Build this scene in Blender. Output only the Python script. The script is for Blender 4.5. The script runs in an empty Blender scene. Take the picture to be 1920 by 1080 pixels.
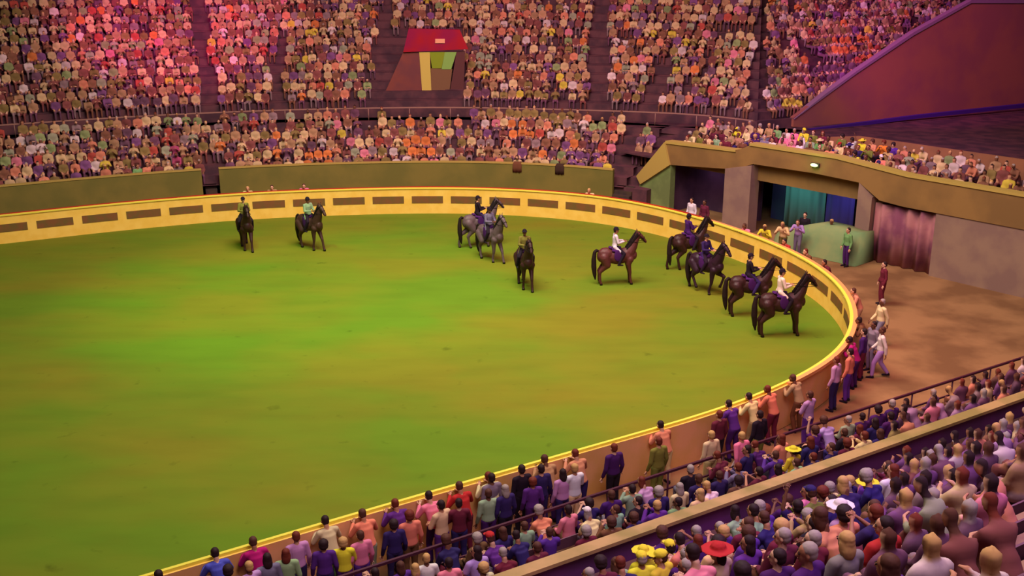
import bpy, bmesh, math, random
import numpy as np
from mathutils import Vector, Matrix, Quaternion

R = random.Random(11)
S = bpy.context.scene
COL = S.collection

# ------------------------------------------------------------------ camera, exposure, light
CAM_H, FPX = 13.3, 2000.0
PITCH = math.atan(640 / FPX)
cam_d = bpy.data.cameras.new('camera'); cam = bpy.data.objects.new('camera', cam_d); COL.objects.link(cam)
cam_d.sensor_width = 36; cam_d.lens = 36 * FPX / 1920; cam_d.clip_end = 400
cam.location = (0, 0, CAM_H); cam.rotation_euler = (math.pi / 2 - PITCH, 0, 0)
S.camera = cam
S.view_settings.view_transform = 'Standard'; S.view_settings.look = 'None'
S.view_settings.exposure = 0.0; S.view_settings.gamma = 1.0; S.view_settings.use_curve_mapping = False
w = bpy.data.worlds.new('hall'); S.world = w; w.use_nodes = True
w.node_tree.nodes['Background'].inputs[0].default_value = (0, 0, 0, 1)
w.node_tree.nodes['Background'].inputs[1].default_value = 0.0

def area(name, loc, target, size, power, color):
    d = bpy.data.lights.new(name, 'AREA'); d.shape = 'SQUARE'; d.size = size; d.energy = power; d.color = color
    o = bpy.data.objects.new(name, d); COL.objects.link(o); o.location = loc
    o.rotation_euler = (Vector(target) - Vector(loc)).to_track_quat('-Z', 'Y').to_euler(); return o
def spot(name, loc, target, deg, power, color, blend=0.8, r=0.6):
    d = bpy.data.lights.new(name, 'SPOT'); d.spot_size = math.radians(deg); d.spot_blend = blend
    d.energy = power; d.color = color; d.shadow_soft_size = r
    o = bpy.data.objects.new(name, d); COL.objects.link(o); o.location = loc
    o.rotation_euler = (Vector(target) - Vector(loc)).to_track_quat('-Z', 'Y').to_euler(); return o
# roof rig: broad floods over the ring and stands; added tinted lamps lay on a colour cast
area('ring_flood', (-2, 33, 27), (-2, 37, 0), 16, 7600, (1.0, 0.95, 0.84))
area('far_stand_flood', (-4, 38, 25), (0, 64, 5), 14, 5200, (1.0, 0.80, 0.64))
area('near_stand_flood', (6, 8, 25), (6, 20, 3), 12, 2700, (0.86, 0.62, 1.0))
area('walkway_fill', (1, 11, 22), (4, 25, 0), 6, 1500, (1.0, 0.78, 0.56))  # added warm fill to brighten the outer face of the fence
area('gate_cast_fill', (10, 30, 22), (14, 42, 0), 8, 1900, (1.0, 0.50, 0.50))  # added reddish light to warm the right-hand side
spot('green_cast', (-12, 34, 26), (-8, 41, 0), 48, 12000, (0.2, 1.0, 0.1))  # added green light, lays a colour cast on the left of the ring
spot('magenta_cast', (-16, 46, 24), (-21, 69, 8.5), 36, 30000, (1.0, 0.03, 0.5))  # added magenta light for the cast over the upper left crowd
spot('magenta_cast', (12, 44, 24), (24, 66, 8.5), 36, 22000, (0.9, 0.02, 0.8))  # the same added cast over the upper right crowd
spot('violet_cast', (12, 16, 24), (8, 14, 4), 50, 7000, (0.32, 0.05, 1.0))  # added violet light, tints the right of the near stand
spot('violet_cast', (14, 40, 22), (17, 54, 5), 50, 6500, (0.6, 0.08, 1.0))  # added violet light, tints the rows above the gate
spot('rose_cast', (6, 26, 22), (8, 34, 0), 56, 7500, (1.0, 0.14, 0.28))  # added rose light, turns the right of the ring browner
area('rose_cast_wide', (0, 50, 27), (0, 72, 10), 10, 2600, (1.0, 0.10, 0.55))  # added wide magenta cast along the top of the far stand

# ------------------------------------------------------------------ view helpers (used for measuring positions off the photograph)
def hit(x, y, h):
    u = (x - 960) / FPX; v = (540 - y) / FPX
    r = np.array([u, math.cos(PITCH) + v * math.sin(PITCH), -math.sin(PITCH) + v * math.cos(PITCH)])
    t = (h - CAM_H) / r[2]
    return (r[0] * t, r[1] * t)
def proj(p):
    dx, dy, dz = p[0], p[1], p[2] - CAM_H
    z = dy * math.cos(PITCH) - dz * math.sin(PITCH)
    if z < 0.5: return (-9999, -9999, 1)
    return (960 + FPX * dx / z, 540 - FPX * (dy * math.sin(PITCH) + dz * math.cos(PITCH)) / z, FPX / z)
def lin(r, g, b):
    f = lambda c: (c / 255 / 12.92) if c <= 10 else ((c / 255 + 0.055) / 1.055) ** 2.4
    return (f(r), f(g), f(b), 1)
# columns between which the photograph shows the hall; beyond them the hall just carries on (dark bars are not part of the place)
X0, X1 = 246, 1680
V0, V1 = -30, 1950

# ------------------------------------------------------------------ materials
MATS = {}
def mat(name, c=None, rough=0.8, kind='plain', c2=None, scale=3.0, emit=None, strength=1.0, bump=0.0, metal=0.0, lo=0.4, hi=0.6):
    if name in MATS: return MATS[name]
    m = bpy.data.materials.new(name); m.use_nodes = True; nt = m.node_tree
    b = nt.nodes['Principled BSDF']; b.inputs['Roughness'].default_value = rough; b.inputs['Metallic'].default_value = metal
    b.inputs['Specular IOR Level'].default_value = 0.25
    if kind == 'object':
        oi = nt.nodes.new('ShaderNodeObjectInfo'); nt.links.new(oi.outputs['Color'], b.inputs['Base Color'])
    elif kind == 'attr':
        at = nt.nodes.new('ShaderNodeAttribute'); at.attribute_name = 'tint'; nt.links.new(at.outputs['Color'], b.inputs['Base Color'])
    elif c2 is not None:
        tc = nt.nodes.new('ShaderNodeTexCoord'); nz = nt.nodes.new('ShaderNodeTexNoise'); nz.inputs['Scale'].default_value = scale
        nz.inputs['Detail'].default_value = 6; rp = nt.nodes.new('ShaderNodeValToRGB')
        rp.color_ramp.elements[0].position = lo; rp.color_ramp.elements[1].position = hi
        rp.color_ramp.elements[0].color = c; rp.color_ramp.elements[1].color = c2
        nt.links.new(tc.outputs['Object'], nz.inputs['Vector']); nt.links.new(nz.outputs['Fac'], rp.inputs['Fac'])
        nt.links.new(rp.outputs['Color'], b.inputs['Base Color'])
        if bump:
            bp = nt.nodes.new('ShaderNodeBump'); bp.inputs['Strength'].default_value = bump
            nt.links.new(nz.outputs['Fac'], bp.inputs['Height']); nt.links.new(bp.outputs['Normal'], b.inputs['Normal'])
    else:
        b.inputs['Base Color'].default_value = c
    if emit:
        b.inputs['Emission Color'].default_value = emit; b.inputs['Emission Strength'].default_value = strength
    MATS[name] = m; return m
CLOTH = mat('woven_cloth', kind='object', rough=0.9)
SKIN = mat('skin', kind='object', rough=0.6)
HAIR = mat('hair', kind='object', rough=0.7)
HIDE = mat('horse_hide', kind='object', rough=0.45)
DARK = mat('dark_detail', lin(25, 14, 14), rough=0.4)
LIPS = mat('lips', lin(150, 70, 70), rough=0.5)
TINT = mat('crowd_tint', kind='attr', rough=0.9)

# ring floor: tanbark, green with olive drifts, hoof-turned streaks
def turf_mat():
    m = bpy.data.materials.new('ring_turf'); m.use_nodes = True; nt = m.node_tree; L = nt.links.new
    b = nt.nodes['Principled BSDF']; b.inputs['Roughness'].default_value = 0.95; b.inputs['Specular IOR Level'].default_value = 0.1
    tc = nt.nodes.new('ShaderNodeTexCoord')
    def noise(sc, det, mapscale=(1, 1, 1)):
        mp = nt.nodes.new('ShaderNodeMapping'); mp.inputs['Scale'].default_value = mapscale
        n = nt.nodes.new('ShaderNodeTexNoise'); n.inputs['Scale'].default_value = sc; n.inputs['Detail'].default_value = det
        L(tc.outputs['Object'], mp.inputs['Vector']); L(mp.outputs['Vector'], n.inputs['Vector']); return n
    n1 = noise(0.16, 4, (0.8, 1.3, 1)); r1 = nt.nodes.new('ShaderNodeValToRGB')
    r1.color_ramp.elements[0].position = 0.38; r1.color_ramp.elements[0].color = lin(100, 128, 30)
    r1.color_ramp.elements[1].position = 0.62; r1.color_ramp.elements[1].color = lin(122, 122, 32)
    n2 = noise(1.1, 8, (0.35, 1.2, 1)); r2 = nt.nodes.new('ShaderNodeValToRGB')
    r2.color_ramp.elements[0].position = 0.3; r2.color_ramp.elements[0].color = (0.8, 0.8, 0.8, 1)
    r2.color_ramp.elements[1].position = 0.6; r2.color_ramp.elements[1].color = (1, 1, 1, 1)
    mx = nt.nodes.new('ShaderNodeMixRGB'); mx.blend_type = 'MULTIPLY'; mx.inputs['Fac'].default_value = 0.55
    L(n1.outputs['Fac'], r1.inputs['Fac']); L(n2.outputs['Fac'], r2.inputs['Fac'])
    L(r1.outputs['Color'], mx.inputs['Color1']); L(r2.outputs['Color'], mx.inputs['Color2'])
    n3 = noise(1.6, 3); r3 = nt.nodes.new('ShaderNodeValToRGB')
    r3.color_ramp.elements[0].position = 0.22; r3.color_ramp.elements[0].color = (0.6, 0.6, 0.55, 1)
    r3.color_ramp.elements[1].position = 0.34; r3.color_ramp.elements[1].color = (1, 1, 1, 1)
    m2 = nt.nodes.new('ShaderNodeMixRGB'); m2.blend_type = 'MULTIPLY'; m2.inputs['Fac'].default_value = 0.8
    L(n3.outputs['Fac'], r3.inputs['Fac']); L(mx.outputs['Color'], m2.inputs['Color1']); L(r3.outputs['Color'], m2.inputs['Color2'])
    L(m2.outputs['Color'], b.inputs['Base Color'])
    bp = nt.nodes.new('ShaderNodeBump'); bp.inputs['Strength'].default_value = 0.4; bp.inputs['Distance'].default_value = 0.05
    L(n2.outputs['Fac'], bp.inputs['Height']); L(bp.outputs['Normal'], b.inputs['Normal'])
    return m
TURF = turf_mat()

# ------------------------------------------------------------------ mesh helpers
def bm_box(bm, c, s, rot=None, mi=0):
    r = bmesh.ops.create_cube(bm, size=1)
    M = Matrix.Translation(c) @ (rot.to_4x4() if rot else Matrix.Identity(4)) @ Matrix.Diagonal((s[0], s[1], s[2], 1))
    bmesh.ops.transform(bm, matrix=M, verts=r['verts'])
    for v in r['verts']:
        for f in v.link_faces: f.material_index = mi
def bm_ell(bm, c, r, rot=None, sub=2, mi=0):
    q = bmesh.ops.create_icosphere(bm, subdivisions=sub, radius=1)
    M = Matrix.Translation(c) @ (rot.to_4x4() if rot else Matrix.Identity(4)) @ Matrix.Diagonal((r[0], r[1], r[2], 1))
    bmesh.ops.transform(bm, matrix=M, verts=q['verts'])
    for v in q['verts']:
        for f in v.link_faces: f.material_index = mi
def bm_cone(bm, p0, r0, p1, r1, seg=12, mi=0):
    p0, p1 = Vector(p0), Vector(p1); d = p1 - p0
    if d.length < 1e-5: return
    q = bmesh.ops.create_cone(bm, cap_ends=True, segments=seg, radius1=r0, radius2=r1, depth=d.length)
    M = Matrix.Translation((p0 + p1) / 2) @ d.to_track_quat('Z', 'Y').to_matrix().to_4x4()
    bmesh.ops.transform(bm, matrix=M, verts=q['verts'])
    for v in q['verts']:
        for f in v.link_faces: f.material_index = mi
def bm_limb(bm, pts, seg=12, sub=2, mi=0):
    """pts: (position, radius) chain of tapered limbs with round joints"""
    for p, r in pts: bm_ell(bm, p, (r, r, r), sub=sub, mi=mi)
    for (a, ra), (b, rb) in zip(pts, pts[1:]): bm_cone(bm, a, ra, b, rb, seg, mi)
def bm_loft(bm, secs, seg=16):
    """secs: (centre, half depth x, half width y) from bottom to top, closed"""
    rings = [[bm.verts.new((c[0] + rx * math.cos(2 * math.pi * k / seg), c[1] + ry * math.sin(2 * math.pi * k / seg), c[2])) for k in range(seg)] for c, rx, ry in secs]
    for a, b in zip(rings, rings[1:]):
        for k in range(seg): bm.faces.new((a[k], a[(k + 1) % seg], b[(k + 1) % seg], b[k]))
    bm.faces.new(rings[0][::-1]); bm.faces.new(rings[-1])
def torso(bm, j, e=0.0, low=0.09):
    p, w_, c, s_ = j['pel'], j['waist'], j['chest'], (j['sh'][0] + j['sh'][1]) / 2
    bm_loft(bm, [(p - Vector((0, 0, low)), .08 + e, .13 + e), (p, .118 + e, .165 + e), (w_, .1 + e, .14 + e), (w_.lerp(c, .55), .108 + e, .152 + e), (c + Vector((0, 0, .02)), .112 + e, .168 + e), (s_ - Vector((0, 0, .02)), .09 + e, .165 + e), (s_ + Vector((0, 0, .045)), .055 + e, .1 + e)])
def to_mesh(bm, name, mats=(), smooth=True):
    me = bpy.data.meshes.new(name); bm.to_mesh(me); bm.free()
    for m in mats: me.materials.append(m)
    if smooth: me.shade_smooth()
    return me
def fuse(bm, voxel, name, smooth=2):
    """grow one continuous skin over overlapping volumes"""
    me = bpy.data.meshes.new('volume'); bm.to_mesh(me); bm.free()
    o = bpy.data.objects.new('volume', me); COL.objects.link(o)
    r = o.modifiers.new('r', 'REMESH'); r.mode = 'VOXEL'; r.voxel_size = voxel; r.use_smooth_shade = True
    if smooth:
        s = o.modifiers.new('s', 'SMOOTH'); s.factor = 0.5; s.iterations = smooth
    dg = bpy.context.evaluated_depsgraph_get(); dg.update()
    out = bpy.data.meshes.new_from_object(o.evaluated_get(dg))
    out.name = name; bpy.data.objects.remove(o); bpy.data.meshes.remove(me)
    out.materials.clear()
    return out
def link(name, me, parent=None, mats=None):
    o = bpy.data.objects.new(name, me); COL.objects.link(o)
    if parent: o.parent = parent
    if mats is not None:
        for m in mats: me.materials.append(m)
    return o
def empty(name, loc=(0, 0, 0), rz=0.0):
    o = bpy.data.objects.new(name, None); COL.objects.link(o); o.location = loc; o.rotation_euler = (0, 0, rz); o.empty_display_size = 0.2
    return o
def tag(o, label, cat, group=None):
    o['label'] = label; o['category'] = cat
    if group: o['group'] = group
    return o
def structure(o): o['kind'] = 'structure'; return o

# ------------------------------------------------------------------ ring outline, measured along the rim
RING = [(-30, 45.2), (-24, 48.3), (-18.69, 51.07), (-12.55, 53.3), (-4.44, 54.4), (1.1, 53.7), (5.05, 51.9), (8.0, 48.9), (10.26, 45.2), (11.68, 41.6),
        (12.15, 38.4), (12.0, 36.1), (11.64, 34.36), (11.1, 32.77), (10.37, 31.31), (9.53, 30.09), (8.01, 28.5), (5.64, 26.53), (2.86, 24.81),
        (-1.0, 22.45), (-2.88, 21.3), (-4.79, 20.1), (-7.14, 18.6), (-12, 15.55), (-17, 12.4)]
def dense(pts, step):
    P = [np.array(p, float) for p in pts]; P = [2 * P[0] - P[1]] + P + [2 * P[-1] - P[-2]]; out = []
    for i in range(1, len(P) - 2):
        a, b, c, d = P[i - 1:i + 3]
        for k in range(24):
            t = k / 24
            out.append(0.5 * ((2 * b) + (-a + c) * t + (2 * a - 5 * b + 4 * c - d) * t * t + (-a + 3 * b - 3 * c + d) * t ** 3))
    out.append(P[-2]); out = np.array(out)
    L = np.r_[0, np.cumsum(np.linalg.norm(np.diff(out, axis=0), axis=1))]
    s = np.arange(0, L[-1], step)
    q = np.c_[np.interp(s, L, out[:, 0]), np.interp(s, L, out[:, 1])]
    k = np.ones(7) / 7
    for _ in range(3):
        m = q.copy()
        m[3:-3, 0] = np.convolve(q[:, 0], k, 'valid'); m[3:-3, 1] = np.convolve(q[:, 1], k, 'valid'); q = m
    return q
RP = dense(RING, 0.4)
def normals(q):
    t = np.gradient(q, axis=0); t /= np.linalg.norm(t, axis=1)[:, None]
    return np.c_[-t[:, 1], t[:, 0]] * 1.0
RN = normals(RP)
if RN[20] @ np.array([0, 1]) < 0: RN = -RN       # outward from the ring
def ring_dist(x, y):
    d = RP - np.array([x, y]); i = int(np.argmin((d ** 2).sum(1)))
    return float((np.array([x, y]) - RP[i]) @ RN[i]), i
FENCE_H = 1.35

# sweep a profile (D outward, z) along the ring's index range
def sweep(profile, i0, i1, closed=False, step=1, trim=True, mi=None, P=None, Nn=None):
    P = RP if P is None else P; Nn = RN if Nn is None else Nn
    bm = bmesh.new(); rows = []
    for i in list(range(i0, i1, step)) + [i1]:
        rows.append([bm.verts.new((P[i][0] + Nn[i][0] * D, P[i][1] + Nn[i][1] * D, z)) for D, z in profile])
    n = len(profile)
    for a, b in zip(rows, rows[1:]):
        for k in range(n if closed else n - 1):
            f = bm.faces.new((a[k], a[(k + 1) % n], b[(k + 1) % n], b[k]))
            if mi: f.material_index = mi[k]
    if closed:
        bm.faces.new(rows[0]); bm.faces.new(rows[-1][::-1])
    bmesh.ops.recalc_face_normals(bm, faces=bm.faces)
    return bm
def along(q):  # cumulative arc length
    return np.r_[0, np.cumsum(np.linalg.norm(np.diff(q, axis=0), axis=1))]
RL = along(RP)
def at_len(L, D=0.0):
    x = np.interp(L, RL, RP[:, 0]); y = np.interp(L, RL, RP[:, 1]); nx = np.interp(L, RL, RN[:, 0]); ny = np.interp(L, RL, RN[:, 1])
    return x + nx * D, y + ny * D, nx, ny
NP = len(RP) - 1
I_END = int(np.argmin(((RP - np.array([12.1, 37])) ** 2).sum(1)))       # the ring's right end
I_RED = int(np.argmin(((RP - np.array([8.6, 47.8])) ** 2).sum(1)))
I_TURN = int(np.argmin(((RP - np.array([8.0, 28.5])) ** 2).sum(1)))

# ------------------------------------------------------------------ floors
def flat(name, poly, z, m):
    bm = bmesh.new(); bm.faces.new([bm.verts.new((x, y, z)) for x, y in poly])
    bmesh.ops.triangulate(bm, faces=bm.faces); bmesh.ops.recalc_face_normals(bm, faces=bm.faces)
    for f in bm.faces:
        if f.normal.z < 0: f.normal_flip()
    return structure(link(name, to_mesh(bm, name, [m], False)))
flat('floor_ring', [tuple(p) for p in RP[::2]], 0.0, TURF)
CONC = mat('concourse_floor', lin(150, 112, 72), c2=lin(118, 84, 52), scale=0.5)
flat('floor', [(-60, 5), (50, 5), (50, 90), (-60, 90)], -0.02, CONC)

# ------------------------------------------------------------------ ring fence
fence = tag(empty('ring_fence', (0, 0, 0)), 'long curved cream ring fence with red cap and brown panels around green turf', 'fence')
M_CREAM = mat('fence_cream', lin(250, 208, 96), c2=lin(244, 198, 82), scale=2.0, rough=0.6)
M_OUT = mat('fence_outer', lin(240, 172, 120), c2=lin(226, 168, 92), scale=0.8, rough=0.7)
M_RED = mat('fence_red', lin(176, 48, 30), rough=0.6)
M_YEL = mat('fence_yellow', lin(240, 225, 80), rough=0.5)
M_PANEL = mat('panel_brown', lin(128, 84, 48), c2=lin(112, 90, 46), scale=3, rough=0.6)
bm = sweep([(-0.0, 0), (0, FENCE_H - 0.03), (0.12, FENCE_H - 0.03), (0.12, 0)], 0, NP, closed=True, mi=[0, 0, 1, 1])
link('fence_boards', to_mesh(bm, 'fence_boards', [M_CREAM, M_OUT], False), fence)
bm = sweep([(-0.05, FENCE_H - 0.03), (-0.05, FENCE_H + 0.02), (0.06, FENCE_H + 0.035), (0.06, FENCE_H - 0.03)], 0, NP, closed=True)
link('inner_cap', to_mesh(bm, 'inner_cap', [M_YEL], False), fence)
bm = sweep([(0.06, FENCE_H - 0.06), (0.06, FENCE_H + 0.06), (0.2, FENCE_H + 0.06), (0.2, FENCE_H - 0.06)], 0, I_RED, closed=True)
link('red_cap', to_mesh(bm, 'red_cap', [M_RED], False), fence)
bm = sweep([(0.06, FENCE_H - 0.06), (0.06, FENCE_H + 0.04), (0.2, FENCE_H + 0.04), (0.2, FENCE_H - 0.06)], I_RED, I_TURN, closed=True)
link('salmon_cap', to_mesh(bm, 'salmon_cap', [mat('cap_salmon', lin(240, 160, 96), rough=0.6)], False), fence)
# brown panels set in the inner face, two metres apart
L = 0.3
while L < RL[I_TURN] - 2:
    bm = bmesh.new(); cols = []
    for k in range(5):
        s = L + 1.62 * k / 4; vs = []
        for D, z in ((-0.02, 0.56), (-0.02, 0.93), (0.02, 0.93), (0.02, 0.56)):
            x, y, _, _ = at_len(s, D); vs.append(bm.verts.new((x, y, z)))
        cols.append(vs)
    for a, b in zip(cols, cols[1:]):
        for k in range(4): bm.faces.new((a[k], a[(k + 1) % 4], b[(k + 1) % 4], b[k]))
    bm.faces.new(cols[0]); bm.faces.new(cols[-1][::-1]); bmesh.ops.recalc_face_normals(bm, faces=bm.faces)
    c = at_len(L + 0.8)[:2]; px = proj((c[0], c[1], 0.7))
    if V0 < px[0] < V1:
        if len(bm.faces): link('inset_panel', to_mesh(bm, 'inset_panel', [M_PANEL], False), fence)
        else: bm.free()
    else: bm.free()
    L += 2.03

# ------------------------------------------------------------------ far stands
W0 = 3.3                       # concourse width
GATE_A = Vector(hit(1213, 392, 0)); GATE_B = Vector((16.3, 44.9))
gd = (GATE_B - GATE_A).normalized(); gn = Vector((-gd.y, gd.x)) if Vector((-gd.y, gd.x)).x > 0 else Vector((gd.y, -gd.x))
def gate_side(x, y): return (Vector((x, y)) - GATE_A).dot(gn)      # > 0 behind the gate front
I_LEFT = 0
I_WALL = int(np.argmin([abs(proj((RP[i][0] + RN[i][0] * W0, RP[i][1] + RN[i][1] * W0, 1))[0] - 1152) for i in range(I_END)]))
I_STAIR = int(np.argmin([abs(proj((RP[i][0] + RN[i][0] * W0, RP[i][1] + RN[i][1] * W0, 1))[0] - 1196) for i in range(I_END)]))
WALL_H = 2.05
ROWS = [(W0 + 0.25 + 0.85 * k, 1.15 + 0.40 * k) for k in range(6)]          # (front edge D, floor height)
AISLE_D = W0 + 0.25 + 0.85 * 6
AISLE_Z = 3.55
I_A = int(np.argmin([abs(proj((RP[i][0] + RN[i][0] * AISLE_D, RP[i][1] + RN[i][1] * AISLE_D, 4))[0] - 1050) for i in range(I_END)]))
Q = dense([tuple(RP[i] + RN[i] * AISLE_D) for i in range(0, I_A, 10)] + [(10.25, 60.3), (14.6, 56.35), (20, 51.4), (27, 45)], 0.4)
QN = normals(Q)
if QN[20] @ np.array([0, 1]) < 0: QN = -QN
NQ = len(Q) - 1
UP0 = AISLE_D + 1.25
ROWS_UP = [(UP0 + 0.85 * k, 4.05 + 0.46 * k) for k in range(14)]
M_TERR = mat('terrace', lin(96, 58, 62), c2=lin(70, 44, 52), scale=1.2)
M_WALLF = mat('front_wall_paint', lin(124, 112, 50), c2=lin(110, 104, 46), scale=0.7)
def stepped(rows, d_end, z_end, first=None):
    pr = list(first or [])
    for D, z in rows:
        pr += [(D, z), (D + 0.42, z), (D + 0.42, z + 0.42), (D + 0.85, z + 0.42)]
    return pr
prof_low = stepped(ROWS, 0, 0, [(W0 + 0.2, 1.15)]) + [(AISLE_D, AISLE_Z), (UP0, AISLE_Z)]
prof_up = [(-0.12, 2.9), (-0.12, AISLE_Z), (UP0 - AISLE_D, AISLE_Z)] + [(a - AISLE_D, b) for a, b in stepped(ROWS_UP, 0, 0)] + [(UP0 - AISLE_D + 12.2, 10.8)]
bm = sweep(prof_low, I_LEFT, I_STAIR - 2, step=2)
structure(link('terrace_lower', to_mesh(bm, 'terrace_lower', [M_TERR], False)))
# above the gate a shallow deck of rows runs behind the gate front
def deck_slab(nm, poly, z0, z1):
    bm = bmesh.new(); a = [bm.verts.new((x, y, z1)) for x, y in poly]; b = [bm.verts.new((x, y, z0)) for x, y in poly]; n = len(poly)
    bm.faces.new(a); bm.faces.new(b[::-1])
    for k in range(n): bm.faces.new((a[k], b[k], b[(k + 1) % n], a[(k + 1) % n]))
    bmesh.ops.recalc_face_normals(bm, faces=bm.faces)
    return structure(link(nm, to_mesh(bm, nm, [M_TERR], False)))
def gb(s, b): p = GATE_A + gd * s + gn * b; return (p.x, p.y)
ta = Vector((-RN[I_STAIR][1], RN[I_STAIR][0]))
if ta.x < 0: ta = -ta
bm = bmesh.new(); ang = math.atan2(RN[I_STAIR][1], RN[I_STAIR][0])
for k in range(7):
    h = 1.13 + 0.4 * k; d0 = W0 + 0.3 + 0.85 * k; d1 = AISLE_D + 1.6; r = 0.3 + 0.62 * k; l = -2.4
    c = Vector(RP[I_STAIR]) + Vector(RN[I_STAIR]) * ((d0 + d1) / 2) + ta * ((r + l) / 2)
    bm_box(bm, (c.x, c.y, min(h, 3.53) / 2), (d1 - d0, r - l, min(h, 3.53)), Matrix.Rotation(ang, 3, 'Z'))
structure(link('gate_stair', to_mesh(bm, 'gate_stair', [M_TERR], False)))
DECK = [(0.85 + 0.85 * k, 2.72 + 0.15 * k) for k in range(5)]
wl = [tuple(RP[I_STAIR] + RN[I_STAIR] * d) for d in (W0 + 1.0, AISLE_D)]
w3 = tuple(RP[I_STAIR - 4] + RN[I_STAIR - 4] * (AISLE_D - 0.1)); w4 = tuple(RP[I_STAIR - 4] + RN[I_STAIR - 4] * (W0 + 2.2))
deck_slab('gate_deck', [gb(0.9, 0.5), gb(30, 0.5), gb(30, 8.0), gb(3, 9.0), w3, w4], 2.62, 2.7)
for k, (b, z) in enumerate(DECK):
    if k: deck_slab('gate_deck_step', [gb(0.7 - .3 * k, b), gb(30, b), gb(30, 8.0), gb(0.4, 8.0)], z - 0.15, z)
deck_slab('gate_deck_aisle', [gb(0.2, 5.1), gb(30, 5.1), gb(30, 9.4), gb(1.0, 9.4), w3], 3.3, AISLE_Z)
bm = sweep(prof_up, I_LEFT, NQ, step=2, P=Q, Nn=QN)
FA = Vector(hit(1488, 228, 3.9)); FB = Vector(hit(1760, 205, 3.9)); FD = (FB - FA).normalized(); FN = Vector((-FD.y, FD.x))
if FN.y < 0: FN = -FN
def cut_plane(bm, o, n): bmesh.ops.bisect_plane(bm, geom=bm.verts[:] + bm.edges[:] + bm.faces[:], plane_co=(o.x, o.y, 0), plane_no=(n.x, n.y, 0), clear_outer=True)
# the bowl turns a corner above the gate: the two lengths of upper terrace meet on the bisector of that corner
QC = Vector(Q[int(np.argmin(((Q - np.array([FA.x, FA.y])) ** 2).sum(1)))]); CO = QC + FN * 0.2
BIS = ((-gd) + FD).normalized(); BN = Vector((BIS.y, -BIS.x))       # BN points to the right-hand length
cut_plane(bm, CO, BN)
P2 = np.array([tuple(CO + FD * (-9 + 0.4 * k)) for k in range(110)]); PN2 = np.array([(FN.x, FN.y)] * 110)
bm2 = sweep(prof_up, 0, 109, step=2, P=P2, Nn=PN2); cut_plane(bm2, CO, -BN)
structure(link('terrace_corner', to_mesh(bm2, 'terrace_corner', [M_TERR], False)))
structure(link('terrace_upper', to_mesh(bm, 'terrace_upper', [M_TERR], False)))

# aisles running up the far stand: lines on the plan, kept clear of people
def aisle(x1, y1, h1, x2, y2, h2, half): return (Vector(hit(x1, y1, h1)), Vector(hit(x2, y2, h2)), half)
AISLES = [aisle(398, 300, 1.5, 372, 10, 9.3, 0.52), aisle(700, 290, 1.5, 768, -10, 9.6, 0.5), aisle(1122, 290, 1.5, 1128, -10, 9.5, 0.6),
          aisle(1166, 330, 1.3, 1242, 212, 3.6, 0.62), aisle(1340, 200, 3.6, 1560, 40, 9.0, 0.4), aisle(528, 300, 1.5, 528, 170, 4.5, 0.3)]
def near_aisle(x, y):
    p = Vector((x, y))
    for a, b, h in AISLES:
        d = b - a; t = max(-0.05, min(1.05, (p - a).dot(d) / d.length_squared))
        if (p - (a + d * t)).length < h: return True
    return False

# front wall of the far stand, in two lengths with the steps between
I_ST1 = int(np.argmin([abs(proj((RP[i][0] + RN[i][0] * W0, RP[i][1] + RN[i][1] * W0, 1))[0] - 383) for i in range(I_END)]))
I_ST2 = int(np.argmin([abs(proj((RP[i][0] + RN[i][0] * W0, RP[i][1] + RN[i][1] * W0, 1))[0] - 412) for i in range(I_END)]))
M_COPE = mat('wall_coping', lin(176, 150, 74), rough=0.7)
for nm, a, b in (('wall_left', I_LEFT, I_ST1), ('wall_far', I_ST2, I_WALL)):
    o = structure(link(nm, to_mesh(sweep([(W0, -0.02), (W0, WALL_H), (W0 + 0.2, WALL_H), (W0 + 0.2, -0.02)], a, b, closed=True), nm, [M_WALLF], False)))
    structure(link('trim_coping', to_mesh(sweep([(W0 - 0.03, WALL_H), (W0 - 0.03, WALL_H + 0.07), (W0 + 0.23, WALL_H + 0.07), (W0 + 0.23, WALL_H)], a, b, closed=True), 'trim_coping', [M_COPE], False)))
# steps down to the concourse
M_STEP = mat('steps_dark', lin(74, 58, 44), c2=lin(58, 46, 44), scale=2)
def steps(nm, i, width, label, skew=0.0, n=6):
    bm = bmesh.new()
    for k in range(n):
        z = 1.15 * (k + 1) / n
        p = RP[i] + RN[i] * (W0 - 0.75 + 0.27 * k); ang = math.atan2(RN[i][1], RN[i][0])
        bm_box(bm, (p[0], p[1], z / 2), (0.28, width, z), Matrix.Rotation(ang, 3, 'Z'))
    return tag(link(nm, to_mesh(bm, nm, [M_STEP], False)), label, 'stairs')
steps('concourse_steps', (I_ST1 + I_ST2) // 2, 0.6, 'dark steps through the gap in the far stand wall by the light blue shirt')
steps('concourse_steps', (I_WALL + I_STAIR) // 2, 1.0, 'dark steps between the long olive wall and the green gate wall')
# rail along the cross aisle
M_RAIL = mat('rail_grey', lin(150, 110, 96), rough=0.5)
rail = tag(empty('aisle_rail'), 'long pale rail along the cross aisle of the far stand', 'railing')
bm = sweep([(0.02, 4.25), (0.02, 4.32), (0.09, 4.32), (0.09, 4.25)], I_LEFT, NQ, closed=True, step=2, P=Q, Nn=QN); cut_plane(bm, FA - FN * 0.8, -FN)
link('top_rail', to_mesh(bm, 'top_rail', [M_RAIL], False), rail)
for i in range(3, NQ, 6):
    x, y = Q[i] + QN[i] * 0.055
    if V0 < proj((x, y, 3.7))[0] < 1500:
        bm = bmesh.new(); bm_cone(bm, (x, y, AISLE_Z), 0.025, (x, y, 4.27), 0.025, 8); link('rail_post', to_mesh(bm, 'rail_post', [M_RAIL]), rail)

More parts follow.
